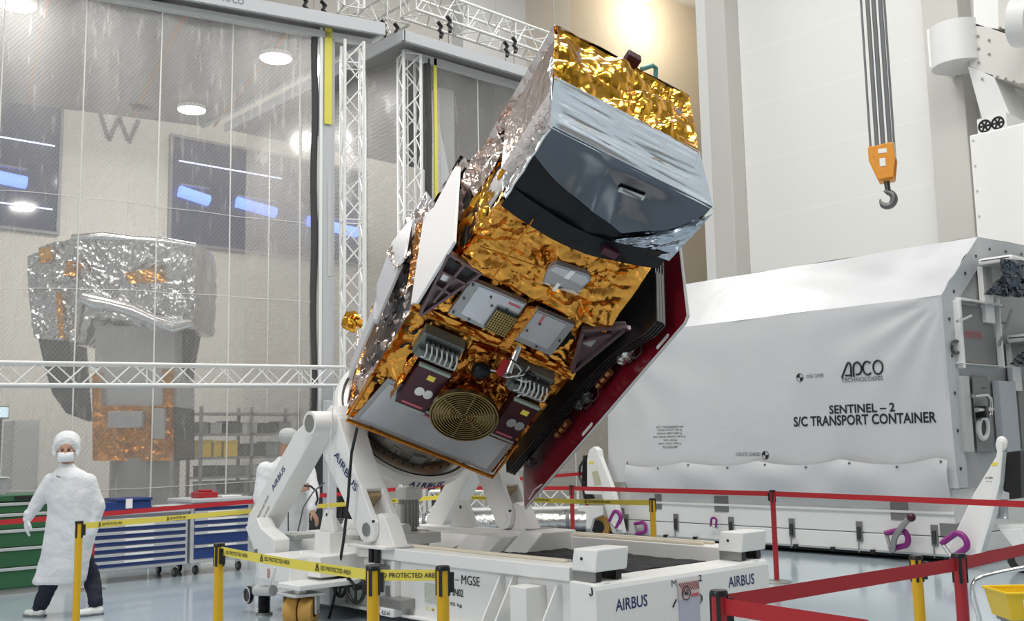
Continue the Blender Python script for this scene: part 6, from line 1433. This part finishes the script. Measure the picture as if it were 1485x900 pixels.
def head_mesh(mb, c, fwd, up, r=.098):
    f, u = V(fwd).normalized(), V(up).normalized(); s = f.cross(u).normalized(); u = s.cross(f)
    mt = Matrix((s, f, u)).transposed()
    P = lambda x, y, z: V(c) + s * x + f * y + u * z
    mb.ball(P(0, -.008, .022), (.078, .096, .092), 20, 14, mt)               # skull
    mb.ball(P(0, .022, -.05), (.058, .066, .075), 18, 12, mt)                # jaw
    mb.ball(P(0, .066, -.098), (.024, .022, .02), 12, 8, mt)                 # chin
    mb.cap(P(0, .088, .012), .010, P(0, .108, -.026), .0145, 10)             # nose
    mb.cap(P(-.03, .078, .026), .010, P(.03, .078, .026), .010, 10)          # brow
    mb.cap(P(-.018, .088, -.062), .007, P(.018, .088, -.062), .007, 8)       # lips
    for sg in (-1, 1):
        mb.ball(P(sg * .046, .062, -.018), (.022, .022, .02), 10, 8, mt)     # cheek
        mb.ball(P(sg * .080, -.008, -.008), (.010, .02, .032), 10, 8, mt)    # ear
    return P, mt
def eyes(P, par):
    e = MB()
    for sg in (-1, 1): e.ball(P(sg * .031, .076, .004), (.013, .010, .009), 10, 8)
    e.build('eyes', mat('dark_eye', (.03, .025, .02), .2), par, smooth=180)
def shoe(par, heel, toe, m=WHITE2, r=.046):
    h, t = V(heel), V(toe); d = (t - h); d.z = 0; L = d.length; d.normalize(); s = V((-d.y, d.x, 0)); mb = MB()
    q = lambda a, b, z: V((h.x, h.y, 0)) + d * a + s * b + V((0, 0, z))
    mb.cap(q(.02, 0, r), r, q(L * .5, 0, r * .95), r * .95, 12); mb.cap(q(L * .5, .012, r * .9), r * .9, q(L - .03, 0, r * .72), r * .72, 12); mb.cap(q(.03, 0, r), r * .95, q(.05, 0, r * 2.1), r * .95, 12)
    o = fig(mb, 'shoe', m, par, .008, 3)
    sl = MB(); sl.prism([q(a, b, 0.0) for a, b in ((-.03, -.03), (.1, -.042), (L * .65, -.05), (L, -.03), (L + .012, 0), (L, .03), (L * .65, .05), (.1, .042), (-.03, .03))], (0, 0, .02)); sl.build('sole', GREYINK, o, bevel=.004)
    lc = MB()
    for k in range(4): lc.bar(q(L * (.45 + .08 * k), -.03, r * 1.9 - .008 * k), q(L * (.45 + .08 * k), .03, r * 1.9 - .008 * k), .012, .006)
    lc.build('laces', BLACK, o)
    return o
def loft(mb, secs, n=28):
    """secs: (center, side vector, forward vector) rings"""
    vs = []; fs = []
    for c, a, b in secs:
        for i in range(n):
            t = 2 * math.pi * i / n; vs.append(V(c) + V(a) * math.cos(t) + V(b) * math.sin(t))
    for k in range(len(secs) - 1):
        for i in range(n): fs.append((k * n + i, k * n + (i + 1) % n, (k + 1) * n + (i + 1) % n, (k + 1) * n + i))
    fs += [tuple(range(n - 1, -1, -1)), tuple(range((len(secs) - 1) * n, len(secs) * n))]
    return mb.add(vs, fs)
r0 = V(RW[:, 0]); r0.z = 0; r0.normalize(); f0 = V((-r0.y, r0.x, 0))          # picture right, away from the camera
UPV = V((0, 0, 1))

# ---- walking person in gown
Z1 = 10.0
def p1(px, dz=0.0): return atd(px, Z1) + f0 * dz
gx = onz((52, 893), 0); 
pr1 = thing('person', 'person in white cleanroom gown, hair cap and face mask walking at the left', 'person', V((p1((97, 890)).x, p1((97, 890)).y, 0)))
toC = (V(CAMP) - p1((97, 650))); toC.z = 0; toC.normalize(); fwd1 = (toC * .95 - r0 * .10 + V((0, 0, -.10))).normalized()
hc = p1((96.5, 651))
bd = MB(); P1, mt1 = head_mesh(bd, hc, fwd1, UPV)
neck = p1((98, 672)); chest = p1((102, 705)); belly = p1((104, 755)); pel = p1((100, 795))
bd.cap(P1(0, -.02, -.06), .052, neck + V((0, 0, -.02)), .056); bd.cap(neck, .06, chest, .11); bd.cap(chest, .12, belly, .12); bd.cap(belly, .12, pel, .125)
shL, shR = p1((75, 697)), p1((129, 698)); elL, elR = p1((57, 726), -.02), p1((141, 735), .02); wrL, wrR = p1((44, 751), -.06), p1((136, 772), -.04)
for a, e, w in ((shL, elL, wrL), (shR, elR, wrR)): bd.cap(chest + (a - chest) * .4 + V((0, 0, .05)), .06, a, .05); bd.cap(a, .048, e, .038); bd.cap(e, .036, w, .026)
hipL, hipR = p1((88, 795)), p1((112, 795)); knL, knR = p1((76, 845), -.06), p1((124, 838), .14)
anL = p1((60, 880), -.03); anR = onz((139, 876), .10)
for h, k, an in ((hipL, knL, anL), (hipR, knR, anR)): bd.cap(h, .085, k, .055); bd.cap(k, .05, an, .036)
fig(bd, 'body', SKIN, pr1, .009, 3)
eyes(P1, pr1)
gw = MB()
S = lambda px, a, b, dz=0: (p1(px, dz), r0 * a, f0 * b)
loft(gw, [S((98, 671), .062, .062), S((98, 677), .085, .085), S((100, 683), .145, .11), S((102, 692), .20, .135), S((104, 715), .225, .155), S((104, 745), .225, .17), S((101, 775), .235, .18), S((96, 805), .235, .185), S((90, 830), .245, .19), S((86, 842), .25, .195), S((86, 845), .235, .18)])
for a, e, w in ((shL, elL, wrL), (shR, elR, wrR)): gw.cap(a, .078, e, .066, 14); gw.cap(e, .066, w, .045, 14)
for a, e, w in ((shL, elL, wrL), (shR, elR, wrR)):
    d = (w - e).normalized()
    for k in range(3): c = e + (w - e) * (.3 + .25 * k); gw.cyl(c - d * .01, c + d * .012, .062 - .006 * k, n=14)
fig(gw, 'gown', GOWN, pr1, .012, 5, disp=(.16, .02))
MB().bar(p1((94, 689), -.185), p1((100, 691), -.19), .008, .05 * .2, up=(0, 0, 1)).build('chest_mark', GREYINK, pr1)
tr_ = MB()
for h, k, an in ((hipL, knL, anL), (hipR, knR, anR)): tr_.cap(h, .10, k, .085, 14); tr_.cap(k, .082, an + V((0, 0, .02)), .068, 14)
fig(tr_, 'trousers', TROUS, pr1, .011, 4, disp=(.06, .03))
cp = MB(); cp.ball(P1(0, -.04, .062), (.125, .118, .115), 24, 16, mt1)
# keep the face free: mask of the cap is a ring around the face
cp.tube([P1(.108 * math.cos(t), .02 + .03 * abs(math.sin(t)), .0 + .108 * math.sin(t)) for t in np.linspace(-.65, math.pi + .65, 22)], .024, 10); fig(cp, 'hair_cap', CAPM, pr1, .011, 6)
mk = MB(); mk.grid(lambda u, v: P1(.072 * math.sin((u - .5) * 2.5), .038 + .072 * math.cos((u - .5) * 2.4) + .018 * math.sin(v * math.pi), -.108 + .088 * v), 18, 10)
mk.build('face_mask', mat('white_mask_fabric', (.83, .84, .86), .8, bump=[('noise', 20, .3, .02)]), pr1, smooth=180, solid=.006)
for (w, e, side, px) in ((wrL, elL, r0 * .5 + f0 * -.6, (40, 776)), (wrR, elR, -r0 * .5 - f0 * .6, (131, 795))):
    h = MB(); tip = (p1(px, -.05) - w); hand_mesh(h, w - tip.normalized() * .01, tip, side, f0 if px[0] < 90 else f0, .19, .35, .0035); h.cap(w - tip.normalized() * .05, .042, w + tip.normalized() * .01, .034, 12)
    fig(h, 'glove', GLOVE, pr1, .0045, 2)
t0 = onz((36, 893), 0); h0 = V((anL.x, anL.y, 0)); shoe(pr1, h0 + (h0 - t0).normalized() * .03, t0)
hr = V((anR.x, anR.y, 0)); shoe(pr1, hr + r0 * .04 + f0 * .02, hr - r0 * .15 - f0 * .1)

# ---- person at the trolley, seen from behind, facing right
Z2 = 11.55
def p2(px, dz=0.0): return atd(px, Z2) + f0 * dz
gp = p2((415, 800)); pr2 = thing('person', 'person in white gown and grey hair cap working behind the tilting arm', 'person', V((gp.x, gp.y, 0)))
fw2 = (r0 * .80 + f0 * .42 + V((0, 0, -.35))).normalized(); hc2 = p2((420, 641))
bd = MB(); P2, mt2 = head_mesh(bd, hc2, fw2, UPV * .95 + r0 * .25)
neck = p2((414, 664)); chest = p2((415, 695)); belly = p2((414, 745)); pel = p2((410, 790))
bd.cap(P2(0, -.03, -.05), .055, neck, .06); bd.cap(neck, .065, chest, .12); bd.cap(chest, .125, belly, .125); bd.cap(belly, .12, pel, .12)
shA, shB = p2((386, 680), -.05), p2((444, 682), .08); elA, elB = p2((382, 722), -.16), p2((457, 722), .02); wrA, wrB = p2((441, 708), -.22), p2((461, 738), -.35)
elB = p2((455, 712), -.05)
for a, e, w in ((shA, elA, wrA), (shB, elB, wrB)): bd.cap(chest + (a - chest) * .4 + V((0, 0, .05)), .06, a, .05); bd.cap(a, .05, e, .04); bd.cap(e, .038, w, .027)
for sg in (-1, 1):
    h = pel + r0 * .09 * sg; k = V((h.x + .02 * sg, h.y, .48)); an = V((h.x, h.y, .09)); bd.cap(h, .09, k, .058); bd.cap(k, .052, an, .036)
hb_ = MB(); hand_mesh(bd, wrB, p2((470, 752), -.38) - wrB, -r0 * .3 - f0, -f0 * .3 + r0 * -.6 + V((0, 0, -1)), .19, .45)
hand_mesh(bd, wrA, p2((456, 703), -.24) - wrA, V((0, 0, 1)), f0 * -1 + V((0, 0, -.2)), .185, 1.0)
fig(bd, 'body', SKIN, pr2, .0075, 2)
eyes(P2, pr2)
gw = MB(); S = lambda px, a, b, dz=0: (p2(px, dz), (r0 * .94 + f0 * .34) * a, (f0 * .94 - r0 * .34) * b)
loft(gw, [S((414, 662), .07, .07), S((414, 668), .12, .10), S((415, 676), .23, .13), S((415, 690), .27, .155), S((414, 720), .27, .175), S((413, 755), .27, .185), S((411, 790), .28, .19), S((410, 835), .30, .20), S((410, 868), .31, .20)])
for a, e, w in ((shA, elA, wrA), (shB, elB, wrB)):
    gw.cap(a, .088, e, .078, 14); gw.cap(e, .078, e + (w - e) * .9, .055, 14); d = (w - e).normalized()
    for k in range(3): c = e + (w - e) * (.2 + .25 * k); gw.cyl(c - d * .01, c + d * .012, .078 - .007 * k, n=14)
fig(gw, 'gown', GOWN, pr2, .012, 5, disp=(.16, .024))
cp = MB(); cp.ball(P2(0, -.03, .05), (.105, .122, .102), 24, 16, mt2); fig(cp, 'hair_cap', mat('grey_pleated_cap', (.50, .51, .50), .8, bump=[('noise', 34, .8, .02)]), pr2, .01, 3)
gls = MB()
for sg in (-1, 1):
    gls.tube([P2(sg * .034 + .026 * math.cos(t), .098, .004 + .02 * math.sin(t)) for t in np.linspace(0, 6.28, 17)[:-1]], .003, 6, closed=True); gls.tube([P2(sg * .06, .095, .006), P2(sg * .085, .04, .004), P2(sg * .088, -.01, .0)], .003, 6)
gls.build('glasses', BLACK, pr2)
mk = MB(); mk.grid(lambda u, v: P2(.072 * math.sin((u - .5) * 2.5), .038 + .072 * math.cos((u - .5) * 2.4) + .018 * math.sin(v * math.pi), -.105 + .09 * v), 18, 10); mk.build('face_mask', MATS['white_mask_fabric'], pr2, smooth=180, solid=.006)
tr_ = MB()
for sg in (-1, 1):
    h = pel + r0 * .09 * sg; k = V((h.x + .02 * sg, h.y, .48)); an = V((h.x, h.y, .12)); tr_.cap(h, .10, k, .085); tr_.cap(k, .082, an, .07)
    hv = V((h.x, h.y, 0)); shoe(pr2, hv, hv + (r0 * .9 + f0 * .4) * .2)
fig(tr_, 'trousers', TROUS, pr2, .012, 4)
MB().tube([p2(p, -.3) for p in ((448, 702), (458, 703), (466, 710), (468, 722), (463, 735))], .012, 8).build('held_cable', BLACK, pr2, smooth=60)
